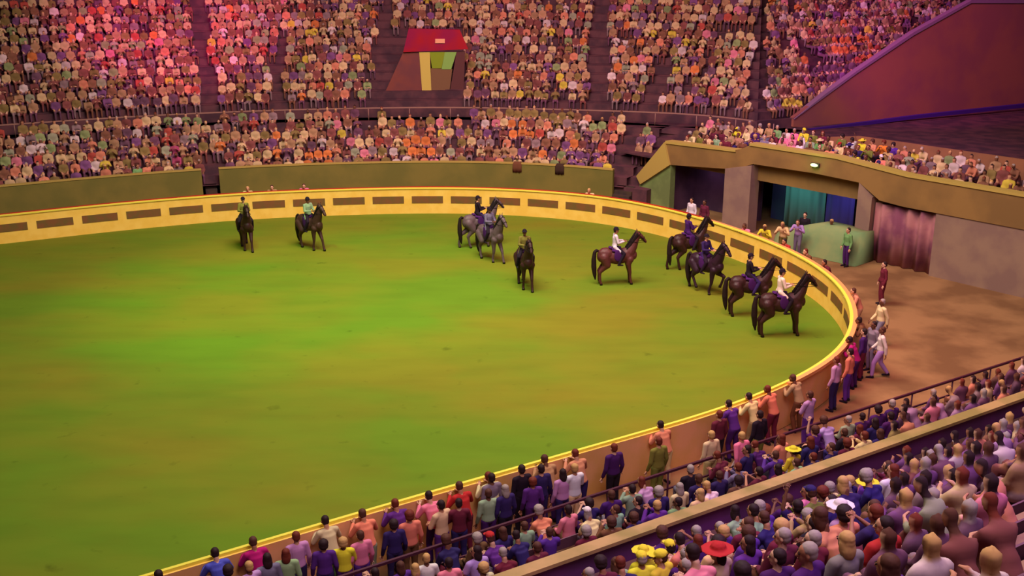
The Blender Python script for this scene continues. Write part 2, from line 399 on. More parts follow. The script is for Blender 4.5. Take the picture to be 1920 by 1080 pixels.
# ------------------------------------------------------------------ gate block on the right
M_BEAM = mat('gate_concrete', lin(140, 106, 58), c2=lin(122, 92, 52), scale=0.6)
M_PILL = mat('gate_pillar', lin(146, 118, 98), c2=lin(132, 104, 92), scale=1.0)
M_GRN = mat('green_plaster', lin(120, 136, 78), c2=lin(104, 118, 68), scale=1.2)
GL = (GATE_B - GATE_A).length
def g3(s, back, z): p = GATE_A + gd * s + gn * back; return (p.x, p.y, z)
def gate_s(px):   # distance along the gate front whose picture column is px
    return min((abs(proj(g3(s / 20, 0, 2))[0] - px), s / 20) for s in range(-40, int(GL * 20) + 240))[1]
def gate_h(px, py):   # height on the gate front at a picture point
    s = gate_s(px); return min((abs(proj(g3(s, 0, h / 50))[1] - py), h / 50) for h in range(0, 400))[1]
def gate_prism(nm, poly, back0, back1, m, parent=None, trim=True):
    bm = bmesh.new(); a = [bm.verts.new(g3(s, back0, z)) for s, z in poly]; b = [bm.verts.new(g3(s, back1, z)) for s, z in poly]
    bm.faces.new(a); bm.faces.new(b[::-1]); n = len(poly)
    for k in range(n): bm.faces.new((a[k], b[k], b[(k + 1) % n], a[(k + 1) % n]))
    bmesh.ops.recalc_face_normals(bm, faces=bm.faces); 
    return link(nm, to_mesh(bm, nm, [m], False), parent)
sA, sB, sC, sD, sE, sF = [gate_s(p) for p in (1200, 1256, 1360, 1408, 1606, 1645)]; sG = GL + 14; sH = gate_s(1750)
hE = gate_h(1690, 330)
hq = lambda x, y: (gate_s(x), gate_h(x, y))
structure(gate_prism('wall_gate_beam', [hq(1246, 268), hq(1375, 284), hq(1375, 318), hq(1256, 309)], 0, 0.45, M_BEAM))
structure(gate_prism('wall_gate_beam', [hq(1375, 284), hq(1405, 270), hq(1560, 296), hq(1690, 330), (sG, hE), (sG, gate_h(1690, 388)), hq(1690, 388), hq(1645, 376), hq(1606, 342), hq(1520, 325), hq(1408, 308), hq(1375, 318)], 0, 0.45, M_BEAM))
structure(gate_prism('trim_gate_coping', [hq(1246, 264), hq(1375, 281), hq(1375, 285), hq(1246, 269)], -0.05, 0.5, M_COPE))
structure(gate_prism('trim_gate_coping', [hq(1400, 268), hq(1560, 293), hq(1690, 327), (sG, hE + .04), (sG, hE - .08), hq(1690, 332), hq(1560, 298), hq(1400, 273)], -0.05, 0.5, M_COPE))
structure(gate_prism('wall_gate_green', [(sA, -0.02), (sA, gate_h(1200, 342)), (sB, gate_h(1256, 309)), (sB, -0.02)], 0.02, 0.4, M_GRN))
structure(gate_prism('trim_gate_slope', [hq(1196, 330), hq(1246, 266), hq(1256, 309), hq(1204, 345)], -0.12, 0.3, M_COPE))
structure(gate_prism('wall_gate_pillar', [(sC, -0.02), (sC, gate_h(1360, 316)), (sD, gate_h(1408, 310)), (sD, -0.02)], -0.1, 0.6, M_PILL))
structure(gate_prism('wall_gate_pillar', [(sE, -0.02), (sE, gate_h(1606, 342)), (sF - 0.35, gate_h(1632, 370)), (sF - 0.35, -0.02)], -0.02, 0.5, M_PILL))
structure(gate_prism('wall_gate_header', [(sB - 0.3, 2.55), (sG, 2.55), (sG, 3.5), (sB + 0.4, 3.3), (sB - 0.3, 3.0)], 0.46, 0.54, M_BEAM))
structure(gate_prism('wall_gate_end', [(sH, -0.02), (sH, gate_h(1690, 386)), (sG, gate_h(1690, 386)), (sG, -0.02)], 0.05, 0.4, M_PILL))
# passages behind the openings
M_PASS = mat('passage_dark', lin(84, 56, 78), c2=lin(66, 44, 66), scale=0.8)
M_PASS2 = mat('passage_blue', lin(66, 52, 108), c2=lin(60, 74, 104), scale=0.35)
structure(gate_prism('wall_passage_back', [(sB - 0.5, -0.02), (sB - 0.5, 2.6), (sC + 0.4, 2.6), (sC + 0.4, -0.02)], 2.4, 2.6, M_PASS))
structure(gate_prism('wall_passage_side', [(sB - 0.5, -0.02), (sB - 0.5, 2.6), (sB - 0.3, 2.6), (sB - 0.3, -0.02)], 0.4, 2.5, M_PASS))
structure(gate_prism('wall_passage_back', [(sC + 0.4, -0.02), (sC + 0.4, 2.6), (sG, 2.6), (sG, -0.02)], 3.4, 3.6, M_PASS2))
spot('passage_lamp', g3(sD + 1.2, 1.0, 2.45), g3(sD + 1.2, 3.4, 1.6), 120, 75, (0.45, 0.9, 0.85), r=0.2)
spot('passage_lamp', g3(sE - 1.6, 1.0, 2.45), g3(sE - 1.6, 3.4, 1.3), 120, 55, (0.6, 0.5, 1.0), r=0.2)
spot('passage_lamp', g3(sB + 1.2, 1.0, 2.45), g3(sB + 1.2, 2.4, 1.3), 120, 30, (0.8, 0.6, 1.0), r=0.2)
def curtain(nm, s0, s1, back, z0, z1, m, label, folds=0.28, amp=0.07):
    bm = bmesh.new(); n = max(8, int((s1 - s0) / 0.05)); A = []; B = []
    for lay in (0, 0.03):
        for k in range(n + 1):
            s = s0 + (s1 - s0) * k / n; bk = back + lay + amp * math.sin(2 * math.pi * (s - s0) / folds) * (0.8 + 0.3 * math.sin(s * 3))
            A.append(bm.verts.new(g3(s, bk, z0))); B.append(bm.verts.new(g3(s, bk, z1)))
    for l in (0, n + 1):
        for k in range(n): bm.faces.new((A[l + k], A[l + k + 1], B[l + k + 1], B[l + k]))
    for Z in (A, B):
        for k in range(n): bm.faces.new((Z[k], Z[k + 1], Z[n + 2 + k], Z[n + 1 + k]))
    bmesh.ops.recalc_face_normals(bm, faces=bm.faces)
    return tag(link(nm, to_mesh(bm, nm, [m])), label, 'curtain')
curtain('curtain', sD + 0.2, sD + 2.5, 2.6, 0, 2.6, mat('teal_cloth', lin(92, 140, 136), rough=0.9), 'teal curtain hanging inside the wide gate opening', 0.5, 0.06)
curtain('curtain', sE - 3.1, sE - 1.6, 2.5, 0, 2.6, mat('blue_cloth', lin(84, 80, 150), rough=0.9), 'blue curtain hanging beside the teal one inside the wide gate', 0.5, 0.06)
curtain('curtain', sF - 0.3, sH, 0.25, 0.0, gate_h(1650, 384), mat('plum_cloth', lin(160, 104, 104), c2=lin(120, 66, 86), scale=0.9, rough=0.9), 'dusty pink curtain in folds under the right end of the gate beam', 0.6, 0.12)
# lamp on the gate beam
lamp = tag(empty('wall_lamp', g3(gate_s(1524), -0.08, gate_h(1524, 309))), 'small glowing green-white lamp on the gate beam', 'lamp')
lamp.rotation_euler = (0, 0, math.atan2(gn.y, gn.x))
bm = bmesh.new(); bm_box(bm, (0.02, 0, 0.0), (0.1, 0.42, 0.16)); link('lamp_housing', to_mesh(bm, 'lamp_housing', [mat('lamp_metal', lin(60, 60, 50), rough=0.4)], False), lamp)
bm = bmesh.new(); bm_ell(bm, (-0.08, 0, 0.0), (0.06, 0.2, 0.08)); link('lamp_lens', to_mesh(bm, 'lamp_lens', [mat('lamp_glass', lin(220, 230, 170), emit=lin(225, 255, 160), strength=1.6)]), lamp)
pl = bpy.data.lights.new('lamp_light', 'POINT'); pl.energy = 6; pl.color = (0.5, 1, 0.3); pl.shadow_soft_size = 0.1
po = bpy.data.objects.new('lamp_light', pl); COL.objects.link(po); po.location = g3(gate_s(1524), -0.4, gate_h(1524, 309))

# sloping flank wall above the gate, with its landing and rail
fa = Vector(hit(1488, 228, 3.9)); fb = Vector(hit(1760, 205, 3.9)); fd = (fb - fa).normalized(); fn = Vector((-fd.y, fd.x))
if fn.y < 0: fn = -fn
def fq(px, py):
    best = None
    for k in range(0, 420):
        s = k / 16; p = fa + fd * s; q = proj((p.x, p.y, 5))
        if best is None or abs(q[0] - px) < best[0]: best = (abs(q[0] - px), s, p)
    _, s, p = best
    h = min((abs(proj((p.x, p.y, k / 30))[1] - py), k / 30) for k in range(60, 420))[1]
    return p, h
def flank(nm, pts, d0, d1, m):
    bm = bmesh.new(); P = [fq(*q) for q in pts]
    a = [bm.verts.new((p.x + fn.x * d0, p.y + fn.y * d0, h)) for p, h in P]; b = [bm.verts.new((p.x + fn.x * d1, p.y + fn.y * d1, h)) for p, h in P]
    bm.faces.new(a); bm.faces.new(b[::-1]); n = len(P)
    for k in range(n): bm.faces.new((a[k], b[k], b[(k + 1) % n], a[(k + 1) % n]))
    bmesh.ops.recalc_face_normals(bm, faces=bm.faces)
    return link(nm, to_mesh(bm, nm, [m], False))
M_FLANK = mat('flank_wall_paint', lin(150, 88, 70), c2=lin(138, 78, 74), scale=0.5)
structure(flank('wall_flank', [(1486, 238), (1488, 220), (1545, 178), (1600, 135), (1700, 64), (1800, 4), (1960, 4), (1960, 215), (1700, 240)], 0, 0.3, M_FLANK))
structure(flank('trim_flank', [(1484, 222), (1545, 176), (1600, 132), (1700, 60), (1800, 0), (1960, 0), (1960, 6), (1800, 6), (1700, 66), (1600, 138), (1545, 182), (1488, 224)], -0.06, 0.36, mat('flank_cope', lin(132, 96, 120))))
sL = min((abs(proj(g3(k / 10, 5.3, 4.2))[0] - 1528), k / 10) for k in range(0, 300))[1]
structure(gate_prism('wall_landing', [(sL, 3.4), (sL, 4.05), (sL + 2.5, 4.45), (sG + 6, 4.45), (sG + 6, 3.4)], 5.25, 5.4, mat('landing_paint', lin(150, 96, 66), c2=lin(134, 88, 62), scale=0.8)))
structure(flank('trim_landing', [(1500, 237), (1700, 212), (1960, 185), (1960, 191), (1700, 218), (1502, 242)], -1.06, -0.8, mat('landing_cope', lin(60, 24, 110))))
FLANK_A, FLANK_N, FLANK_D = fa, fn, fd
_e = fa + fd * 40 + fn * 0.3; _s = fa + fn * 0.2
deck_slab('landing_floor', [gb(7, 8.9), gb(34, 8.9), (_e.x, _e.y), (_s.x, _s.y)], 3.2, 3.5)

# exit in the far stand: red fascia over a doorway whose lit look is in the panel colours, between sloping brown cheeks
ex = tag(empty('stand_exit'), 'red-topped exit with pale yellow and green doorway cut into the far crowd', 'entrance')
ec = Vector(hit(812, 204, 3.6)); en = Vector((ec.x, ec.y)).normalized(); er = Vector((en.y, -en.x))
def e3(px, py, back):
    """point on the exit's own vertical plane set back by `back` metres"""
    u = (px - 960) / FPX; v = (540 - py) / FPX
    r = Vector((u, math.cos(PITCH) + v * math.sin(PITCH), -math.sin(PITCH) + v * math.cos(PITCH)))
    t = (ec + en * back).dot(en) / Vector((r.x, r.y)).dot(en)
    return Vector((0, 0, CAM_H)) + r * t
def slab(nm, pts, back, thick, m, parent):
    bm = bmesh.new(); P = [e3(x, y, back) for x, y in pts]; off = Vector((en.x, en.y, 0)) * thick
    a = [bm.verts.new(p) for p in P]; b = [bm.verts.new(p + off) for p in P]; n = len(P)
    bm.faces.new(a); bm.faces.new(b[::-1])
    for k in range(n): bm.faces.new((a[k], b[k], b[(k + 1) % n], a[(k + 1) % n]))
    bmesh.ops.recalc_face_normals(bm, faces=bm.faces); return link(nm, to_mesh(bm, nm, [m], False), parent)
EB = -1.5
slab('red_fascia', [(766, 54), (862, 56), (878, 92), (756, 98)], EB + 0.0, 0.5, mat('fascia_red', lin(160, 20, 34), c2=lin(140, 16, 60), scale=0.6), ex)
slab('pale_plate', [(816, 73), (834, 73), (834, 81), (816, 81)], EB - 0.05, 0.06, mat('plate_pale', lin(230, 160, 120)), ex)
slab('doorway_panel', [(786, 98), (806, 98), (810, 206), (794, 206)], EB + 0.1, 0.12, mat('door_yellow', lin(200, 178, 84)), ex)
slab('doorway_panel', [(806, 98), (834, 98), (828, 128), (810, 128)], EB + 0.1, 0.12, mat('door_olive', lin(128, 146, 30)), ex)
slab('doorway_panel', [(834, 98), (856, 98), (846, 130), (828, 130)], EB + 0.1, 0.12, mat('door_green', lin(130, 170, 80)), ex)
slab('doorway_frame', [(808, 128), (848, 130), (838, 206), (808, 206)], EB + 0.12, 0.12, mat('door_brown', lin(120, 86, 58)), ex)
slab('side_cheek', [(756, 98), (786, 98), (794, 206), (706, 206), (728, 160)], EB + 0.15, 0.3, mat('cheek_brown', lin(126, 66, 56), c2=lin(110, 60, 60), scale=0.8), ex)
slab('side_cheek', [(856, 98), (872, 96), (868, 206), (838, 206)], EB + 0.15, 0.3, mat('cheek_dark', lin(92, 52, 50)), ex)
def in_exit(px, py): return 728 < px < 872 and 40 < py < 205

# two jackets hung over the far wall's coping
for px, sh, lb in ((966, 'brown', 'brown jacket hung over the far wall coping, above the middle pair of horses'), (1046, 'dark', 'dark jacket hung over the far wall coping nearer the gate')):
    i = int(np.argmin([abs(proj((RP[k][0] + RN[k][0] * W0, RP[k][1] + RN[k][1] * W0, 2))[0] - px) for k in range(I_END)])); ang = math.atan2(RN[i][1], RN[i][0])
    bm = bmesh.new(); secs = []
    n = 9; prof = [(-0.06, -0.42), (-0.08, -0.2), (-0.06, 0.0), (-0.03, 0.09), (0.1, 0.11), (0.24, 0.09), (0.27, -0.02), (0.28, -0.2)]
    rws = [[bm.verts.new((a + 0.012 * math.sin(k * 1.9), (k / (n - 1) - .5) * (0.5 - 0.1 * (b > 0)) , b + 0.03 * math.sin(k * 2.3) * (q == 0))) for q, (a, b) in enumerate(prof)] for k in range(n)]
    for a, b in zip(rws, rws[1:]):
        for q in range(len(prof) - 1): bm.faces.new((a[q], a[q + 1], b[q + 1], b[q]))
    me = to_mesh(bm, 'jacket', [mat('jacket_' + sh, lin(104, 62, 40) if sh == 'brown' else lin(60, 40, 30), rough=0.9)])
    o = tag(link('jacket', me), lb, 'jacket'); o.location = (RP[i][0] + RN[i][0] * W0, RP[i][1] + RN[i][1] * W0, WALL_H); o.rotation_euler = (0, 0, ang)
    so = o.modifiers.new('thickness', 'SOLIDIFY'); so.thickness = 0.015; so.offset = 1

# green draped stand behind the ring fence and small things by it
def mound():
    bm = bmesh.new()
    base = [Vector(hit(x, y, 0)) for x, y in ((1455, 470), (1600, 508), (1606, 470), (1470, 440))]
    prof = [(1440, 431), (1480, 424), (1520, 417), (1555, 424), (1592, 436)]
    top = []
    a, b = Vector(hit(1448, 462, 0)), Vector(hit(1602, 500, 0))
    n = 14; rows = []
    for k in range(n + 1):
        t = k / n; px = 1442 + (1602 - 1442) * t
        p = a + (b - a) * t; nrm = Vector((-(b - a).y, (b - a).x)).normalized()
        if nrm.y < 0: nrm = -nrm
        py = np.interp(px, [q[0] for q in prof], [q[1] for q in prof])
        q = p + nrm * 0.5; h = min((abs(proj((q.x, q.y, z / 50))[1] - py), z / 50) for z in range(5, 130))[1]
        wv = 0.05 * math.sin(k * 2.1)
        rows.append([bm.verts.new((p.x - nrm.x * wv, p.y - nrm.y * wv, -0.01)), bm.verts.new((p.x + nrm.x * 0.12, p.y + nrm.y * .12, h * 0.55)),
                     bm.verts.new((p.x + nrm.x * 0.3, p.y + nrm.y * 0.3, h * 0.95)), bm.verts.new((q.x, q.y, h)), bm.verts.new((p.x + nrm.x * 1.3, p.y + nrm.y * 1.3, h * 0.96)), bm.verts.new((p.x + nrm.x * 1.5, p.y + nrm.y * 1.5, -0.01))])
    for r0, r1 in zip(rows, rows[1:]):
        for k in range(5): bm.faces.new((r0[k], r0[k + 1], r1[k + 1], r1[k]))
    bm.faces.new(rows[0]); bm.faces.new(rows[-1][::-1]); bmesh.ops.recalc_face_normals(bm, faces=bm.faces)
    return tag(link('draped_stand', to_mesh(bm, 'draped_stand', [mat('sage_cloth', lin(136, 148, 96), c2=lin(112, 140, 92), scale=0.9, rough=0.9)])), 'low stand draped in sage green cloth behind the ring fence by the gate', 'stand')
mound()

# ------------------------------------------------------------------ near stand (straight, parallel to the ring's near side)
NO = Vector((2.86, 24.75)); NU = Vector((0.8475, 0.5308)); NN = Vector((0.5308, -0.8475))
def n3(u, D, z): p = NO + NU * u + NN * D; return (p.x, p.y, z)
N_LOW = [(1.9 + 0.85 * k, 0.25 + 0.27 * k) for k in range(3)]
N_UP = [(6.3 + 0.85 * k, 1.95 + 0.57 * k) for k in range(15)]
PAR_D = 4.2
def near_sweep(prof, u0=-26, u1=26, closed=False):
    bm = bmesh.new(); rows = []
    for k in range(14):
        u = u0 + (u1 - u0) * k / 13; rows.append([bm.verts.new(n3(u, D, z)) for D, z in prof])
    n = len(prof)
    for a, b in zip(rows, rows[1:]):
        for k in range(n if closed else n - 1): bm.faces.new((a[k], a[(k + 1) % n], b[(k + 1) % n], b[k]))
    if closed: bm.faces.new(rows[0]); bm.faces.new(rows[-1][::-1])
    bmesh.ops.recalc_face_normals(bm, faces=bm.faces); return bm
M_NT = mat('near_terrace', lin(128, 92, 76), c2=lin(98, 66, 70), scale=1.4)
prof = [(1.8, -0.02), (1.8, 0.25), (2.75, 0.25), (2.75, 0.52), (3.6, 0.52), (3.6, 0.79), (4.5, 0.79), (4.5, 0.0)]
structure(link('near_terrace_lower', to_mesh(near_sweep(prof), 'near_terrace_lower', [M_NT], False)))
prof = [(4.7, 0.0), (4.7, 1.45), (6.3, 1.45)]
for D, z in N_UP: prof += [(D, z), (D + 0.85, z)]
structure(link('near_terrace_upper', to_mesh(near_sweep(prof), 'near_terrace_upper', [M_NT], False)))
structure(link('wall_parapet', to_mesh(near_sweep([(4.55, 0), (4.55, 1.97), (4.68, 1.97), (4.68, 0)], closed=True), 'wall_parapet', [mat('parapet_violet', lin(110, 52, 110), c2=lin(90, 50, 90), scale=0.8)], False)))
structure(link('trim_parapet', to_mesh(near_sweep([(4.48, 1.97), (4.48, 2.05), (4.78, 2.05), (4.78, 1.97)], closed=True), 'trim_parapet', [mat('parapet_cope', lin(184, 146, 96), c2=lin(150, 128, 74), scale=1.0)], False)))
grail = tag(empty('guard_rail'), 'thin dark rail on posts along the front of the near stand', 'railing')
link('top_rail', to_mesh(near_sweep([(1.72, 1.15), (1.72, 1.21), (1.78, 1.21), (1.78, 1.15)], closed=True), 'top_rail', [mat('rail_dark', lin(74, 30, 48), rough=0.5)], False), grail)
link('middle_rail', to_mesh(near_sweep([(1.73, 0.7), (1.73, 0.74), (1.77, 0.74), (1.77, 0.7)], closed=True), 'middle_rail', [MATS['rail_dark']], False), grail)
for k in range(-10, 11):
    p = n3(k * 1.8, 1.75, 0.7); q = proj(p)
    if V0 < q[0] < V1 and q[1] < 1100:
        bm = bmesh.new(); bm_cone(bm, n3(k * 1.8, 1.75, -0.02), 0.025, n3(k * 1.8, 1.75, 1.17), 0.025, 8); link('rail_post', to_mesh(bm, 'rail_post', [MATS['rail_dark']]), grail)
ORD = ['first', 'second', 'third', 'fourth', 'fifth', 'sixth', 'seventh', 'eighth', 'ninth', 'tenth', 'eleventh', 'twelfth', 'thirteenth', 'fourteenth', 'fifteenth']
M_SEAT = mat('bench_plank', lin(150, 112, 84), c2=lin(124, 84, 74), scale=2)
M_SEATB = mat('bench_back', lin(110, 72, 84), rough=0.6)
def bench(D, z, label):
    b = tag(empty('bench', n3(0, D, z)), label, 'bench', 'benches of the near stand')
    inv = Matrix.Translation(-Vector(n3(0, D, z)))
    for nm, pr, m in (('seat', [(D + 0.36, z + 0.38), (D + 0.36, z + 0.43), (D + 0.74, z + 0.43), (D + 0.74, z + 0.38)], M_SEAT),
                      ('backrest', [(D + 0.76, z + 0.5), (D + 0.8, z + 0.78), (D + 0.83, z + 0.78), (D + 0.79, z + 0.5)], M_SEATB)):
        bm = near_sweep(pr, closed=True)
        if not len(bm.faces): bm.free(); continue
        bmesh.ops.transform(bm, matrix=inv, verts=bm.verts); link(nm, to_mesh(bm, nm, [m], False), b)
    for k in range(-14, 15):
        p = n3(k * 1.6, D + 0.6, z + 0.2); q = proj(p)
        if V0 < q[0] < V1 and q[1] < 1110:
            bm = bmesh.new(); bm_box(bm, Vector(p) - Vector(n3(0, D, z)), (0.3, 0.05, 0.4), Matrix.Rotation(math.atan2(NN.y, NN.x), 3, 'Z'))
            link('leg', to_mesh(bm, 'leg', [M_SEATB], False), b)
for k, (D, z) in enumerate(N_LOW): bench(D, z, 'long plank bench, %s row behind the thin dark rail' % ORD[k])
for k, (D, z) in enumerate(N_UP):
    if k < 12: bench(D, z, 'long plank bench, %s row above the tan-topped parapet' % ORD[k])

# ------------------------------------------------------------------ figures
V = Vector
def pose_seated(kind):
    j = dict(pel=V((0, 0, .56)), waist=V((.01, 0, .72)), chest=V((.03, 0, .92)), neck=V((.03, 0, 1.08)), head=V((.06, 0, 1.21)), look=V((1, 0, -.1)),
             sh=[V((.02, s * .18, 1.0)) for s in (1, -1)], el=[V((.08, s * .25, .74)) for s in (1, -1)], wr=[V((.31, s * .13, .66)) for s in (1, -1)],
             hip=[V((.04, s * .09, .53)) for s in (1, -1)], kn=[V((.46, s * .13, .53)) for s in (1, -1)], an=[V((.43, s * .13, .09)) for s in (1, -1)])
    if kind == 'lean':
        for k, d in (('waist', .05), ('chest', .16), ('neck', .26), ('head', .33)): j[k] += V((d, 0, -.03))
        j['sh'] = [p + V((.2, 0, -.05)) for p in j['sh']]; j['el'] = [V((.36, s * .22, .66)) for s in (1, -1)]; j['wr'] = [V((.52, s * .05, .74)) for s in (1, -1)]
    if kind == 'clap':
        j['el'] = [V((.16, s * .26, .80)) for s in (1, -1)]; j['wr'] = [V((.33, s * .06, 1.0)) for s in (1, -1)]
    if kind == 'raised':
        j['el'][0] = V((.1, .26, 1.22)); j['wr'][0] = V((.12, .2, 1.48))
    if kind == 'turned':
        j['look'] = V((.7, .7, -.05))
    return j
def pose_standing(kind):
    j = dict(pel=V((0, 0, .97)), waist=V((0, 0, 1.12)), chest=V((.01, 0, 1.32)), neck=V((0, 0, 1.49)), head=V((.03, 0, 1.62)), look=V((1, 0, -.1)),
             sh=[V((0, s * .185, 1.41)) for s in (1, -1)], el=[V((-.02, s * .25, 1.12)) for s in (1, -1)], wr=[V((.08, s * .27, .87)) for s in (1, -1)],
             hip=[V((0, s * .09, .93)) for s in (1, -1)], kn=[V((.03, s * .10, .5)) for s in (1, -1)], an=[V((-.01, s * .11, .09)) for s in (1, -1)])
    if kind == 'rail':       # forearms resting on the fence top
        for k, d, z in (('waist', .05, 0), ('chest', .13, -.02), ('neck', .2, -.04), ('head', .26, -.05)): j[k] += V((d, 0, z))
        j['sh'] = [V((.16, s * .185, 1.38)) for s in (1, -1)]; j['el'] = [V((.26, s * .3, 1.15)) for s in (1, -1)]; j['wr'] = [V((.46, s * .14, 1.3)) for s in (1, -1)]
        j['kn'][0] = V((.12, .1, .5)); j['an'][0] = V((.02, .11, .09))
    if kind == 'walk':
        j['kn'] = [V((.2, .1, .52)), V((-.05, -.1, .48))]; j['an'] = [V((.22, .1, .09)), V((-.3, -.1, .13))]
        j['wr'] = [V((-.12, .25, .88)), V((.24, -.24, .92))]; j['el'] = [V((-.1, .25, 1.13)), V((.04, -.25, 1.12))]
    if kind == 'folded':
        j['el'] = [V((.08, s * .26, 1.15)) for s in (1, -1)]; j['wr'] = [V((.24, -.08, 1.2)), V((.22, .08, 1.15))]
    return j
def pose_rider():
    return dict(pel=V((0, 0, .12)), waist=V((.0, 0, .28)), chest=V((.0, 0, .48)), neck=V((-.01, 0, .65)), head=V((.02, 0, .79)), look=V((1, 0, -.05)),
             sh=[V((0, s * .185, .57)) for s in (1, -1)], el=[V((.08, s * .25, .30)) for s in (1, -1)], wr=[V((.36, s * .09, .33)) for s in (1, -1)],
             hip=[V((.02, s * .12, .08)) for s in (1, -1)], kn=[V((.33, s * .30, -.16)) for s in (1, -1)], an=[V((.12, s * .34, -.58)) for s in (1, -1)])
def hand(bmw, bmf, el, wr, side):
    d = (wr - el).normalized(); up = V((0, 0, 1)); lat = d.cross(up)
    if lat.length < .2: lat = V((0, 1, 0))
    lat.normalize(); nrm = lat.cross(d)
    q = Matrix((d, lat, nrm)).transposed()
    bm_ell(bmw, wr + d * .05, (.055, .042, .018), q)
    for k, (o, l) in enumerate(((-.03, .06), (-.01, .075), (.01, .07), (.03, .055))):
        a = wr + d * .09 + lat * o * 1.0; b = a + d * l * .55 - nrm * .01; c = b + d * l * .35 - nrm * .03
        bm_limb(bmf, [(a, .0095), (b, .0088), (c, .0075)], 6, 1)
    s = side
    a = wr + d * .03 - lat * s * .035; b = a + d * .035 - lat * s * .03; c = b + d * .03 - lat * s * .006
    bm_limb(bmf, [(a, .012), (b, .0105), (c, .009)], 6, 1)
def head_parts(bm, bmf, j, s=1.0):
    h = j['head']; f = j['look'].normalized(); l = V((0, 0, 1)).cross(f).normalized(); u = f.cross(l)
    q = Matrix((f, l, u)).transposed()
    P = lambda a, b, c: h + f * a * s + l * b * s + u * c * s
    bm_ell(bm, P(-.01, 0, .03), (.098 * s, .078 * s, .092 * s), q)
    bm_ell(bm, P(.03, 0, -.035), (.062 * s, .058 * s, .075 * s), q)
    bm_ell(bm, P(.055, 0, -.085), (.03 * s, .03 * s, .024 * s), q)
    bm_limb(bm, [(P(.088, 0, .02), .011 * s), (P(.108, 0, -.022), .016 * s)], 8, 1)
    for sd in (1, -1): bm_ell(bm, P(-.005, sd * .08, -.01), (.02 * s, .012 * s, .032 * s), q)
    for sd in (1, -1):
        bm_ell(bmf, P(.082, sd * .032, .012), (.012 * s, .014 * s, .009 * s), q, 1, mi=1)
        bm_ell(bmf, P(.086, sd * .033, .034), (.008 * s, .02 * s, .005 * s), q, 1, mi=1)
    bm_ell(bmf, P(.086, 0, -.058), (.01 * s, .024 * s, .007 * s), q, 1, mi=2)
    return P, q
def body_meshes(j, female=False, voxel=.014, nm='body', boots=False):
    bm = bmesh.new(); bf = bmesh.new()
    P, q = head_parts(bm, bf, j)
    bm_limb(bm, [(j['neck'] - V((0, 0, .05)), .062), (j['neck'] + V((.01, 0, .05)), .052), (j['head'] + V((-.01, 0, -.04)), .05)])
    torso(bm, j)
    bm_limb(bm, [(j['sh'][0], .058), (j['neck'] - V((0, 0, .06)), .06), (j['sh'][1], .058)])
    for k, s in ((0, 1), (1, -1)):
        bm_limb(bm, [(j['sh'][k], .056), (j['sh'][k].lerp(j['el'][k], .5), .046), (j['el'][k], .038), (j['el'][k].lerp(j['wr'][k], .35), .038), (j['wr'][k], .025)])
        hand(bm, bf, j['el'][k], j['wr'][k], s)
        bm_limb(bm, [(j['hip'][k], .09), (j['hip'][k].lerp(j['kn'][k], .5), .076), (j['kn'][k], .055), (j['kn'][k].lerp(j['an'][k], .3), .054), (j['an'][k], .036)])
        toe = j['an'][k] + V((.15, 0, -.055)); bm_limb(bm, [(j['an'][k] + V((-.03, 0, -.04)), .034), (toe, .028)])
    me = fuse(bm, voxel, nm, 1)
    b2 = bmesh.new(); b2.from_mesh(me); t = bpy.data.meshes.new('t'); bf.to_mesh(t); bf.free(); b2.from_mesh(t); bpy.data.meshes.remove(t); bpy.data.meshes.remove(me)
    return to_mesh(b2, nm, [SKIN, DARK, LIPS])
def shirt_mesh(j, long=True, skirt=False, coat=False, voxel=.016):
    bm = bmesh.new(); e = .016
    torso(bm, j, e, .05)
    bm_limb(bm, [(j['sh'][0], .058 + e), (j['neck'] - V((0, 0, .055)), .062), (j['sh'][1], .058 + e)])
    for k in (0, 1):
        if long: bm_limb(bm, [(j['sh'][k], .056 + e), (j['sh'][k].lerp(j['el'][k], .5), .048 + e), (j['el'][k], .042 + e), (j['el'][k].lerp(j['wr'][k], .9), .03 + e)])
        else: bm_limb(bm, [(j['sh'][k], .058 + e), (j['sh'][k].lerp(j['el'][k], .65), .056 + e)])
    if coat:
        for k, s in ((0, 1), (1, -1)): bm_limb(bm, [(j['hip'][k] + V((-.05, 0, .02)), .1), (j['hip'][k].lerp(j['kn'][k], .6) + V((-.04, s * .01, 0)), .085)])
    return to_mesh_fused(bm, voxel, 'shirt', CLOTH)
def to_mesh_fused(bm, voxel, nm, m):
    me = fuse(bm, voxel, nm, 2); me.materials.append(m); return me
def trousers_mesh(j, skirt=False, voxel=.016):
    bm = bmesh.new(); e = .014
    bm_ell(bm, j['pel'] + V((0, 0, -.02)), (.112 + e, .165 + e, .1))
    for k in (0, 1):
        bm_limb(bm, [(j['hip'][k], .092 + e), (j['hip'][k].lerp(j['kn'][k], .5), .08 + e), (j['kn'][k], .06 + e), (j['kn'][k].lerp(j['an'][k], .35), .058 + e), (j['kn'][k].lerp(j['an'][k], .92), .048 + e)])
    if skirt:
        bm_ell(bm, (j['kn'][0] + j['kn'][1]) / 2 * .75 + (j['hip'][0] + j['hip'][1]) / 2 * .25, (.16, .22, .13))
        bm_ell(bm, (j['kn'][0] + j['kn'][1]) / 2 * .4 + (j['hip'][0] + j['hip'][1]) / 2 * .6, (.18, .21, .13))
    return to_mesh_fused(bm, voxel, 'trousers', CLOTH)
def shoe_mesh(j, k):
    bm = bmesh.new(); a = j['an'][k]
    bm_limb(bm, [(a + V((-.035, 0, -.045)), .045), (a + V((.06, 0, -.05)), .04), (a + V((.155, 0, -.058)), .032)]); bm_ell(bm, a + V((-.01, 0, .0)), (.05, .048, .04))
    return to_mesh_fused(bm, .012, 'shoe', CLOTH)
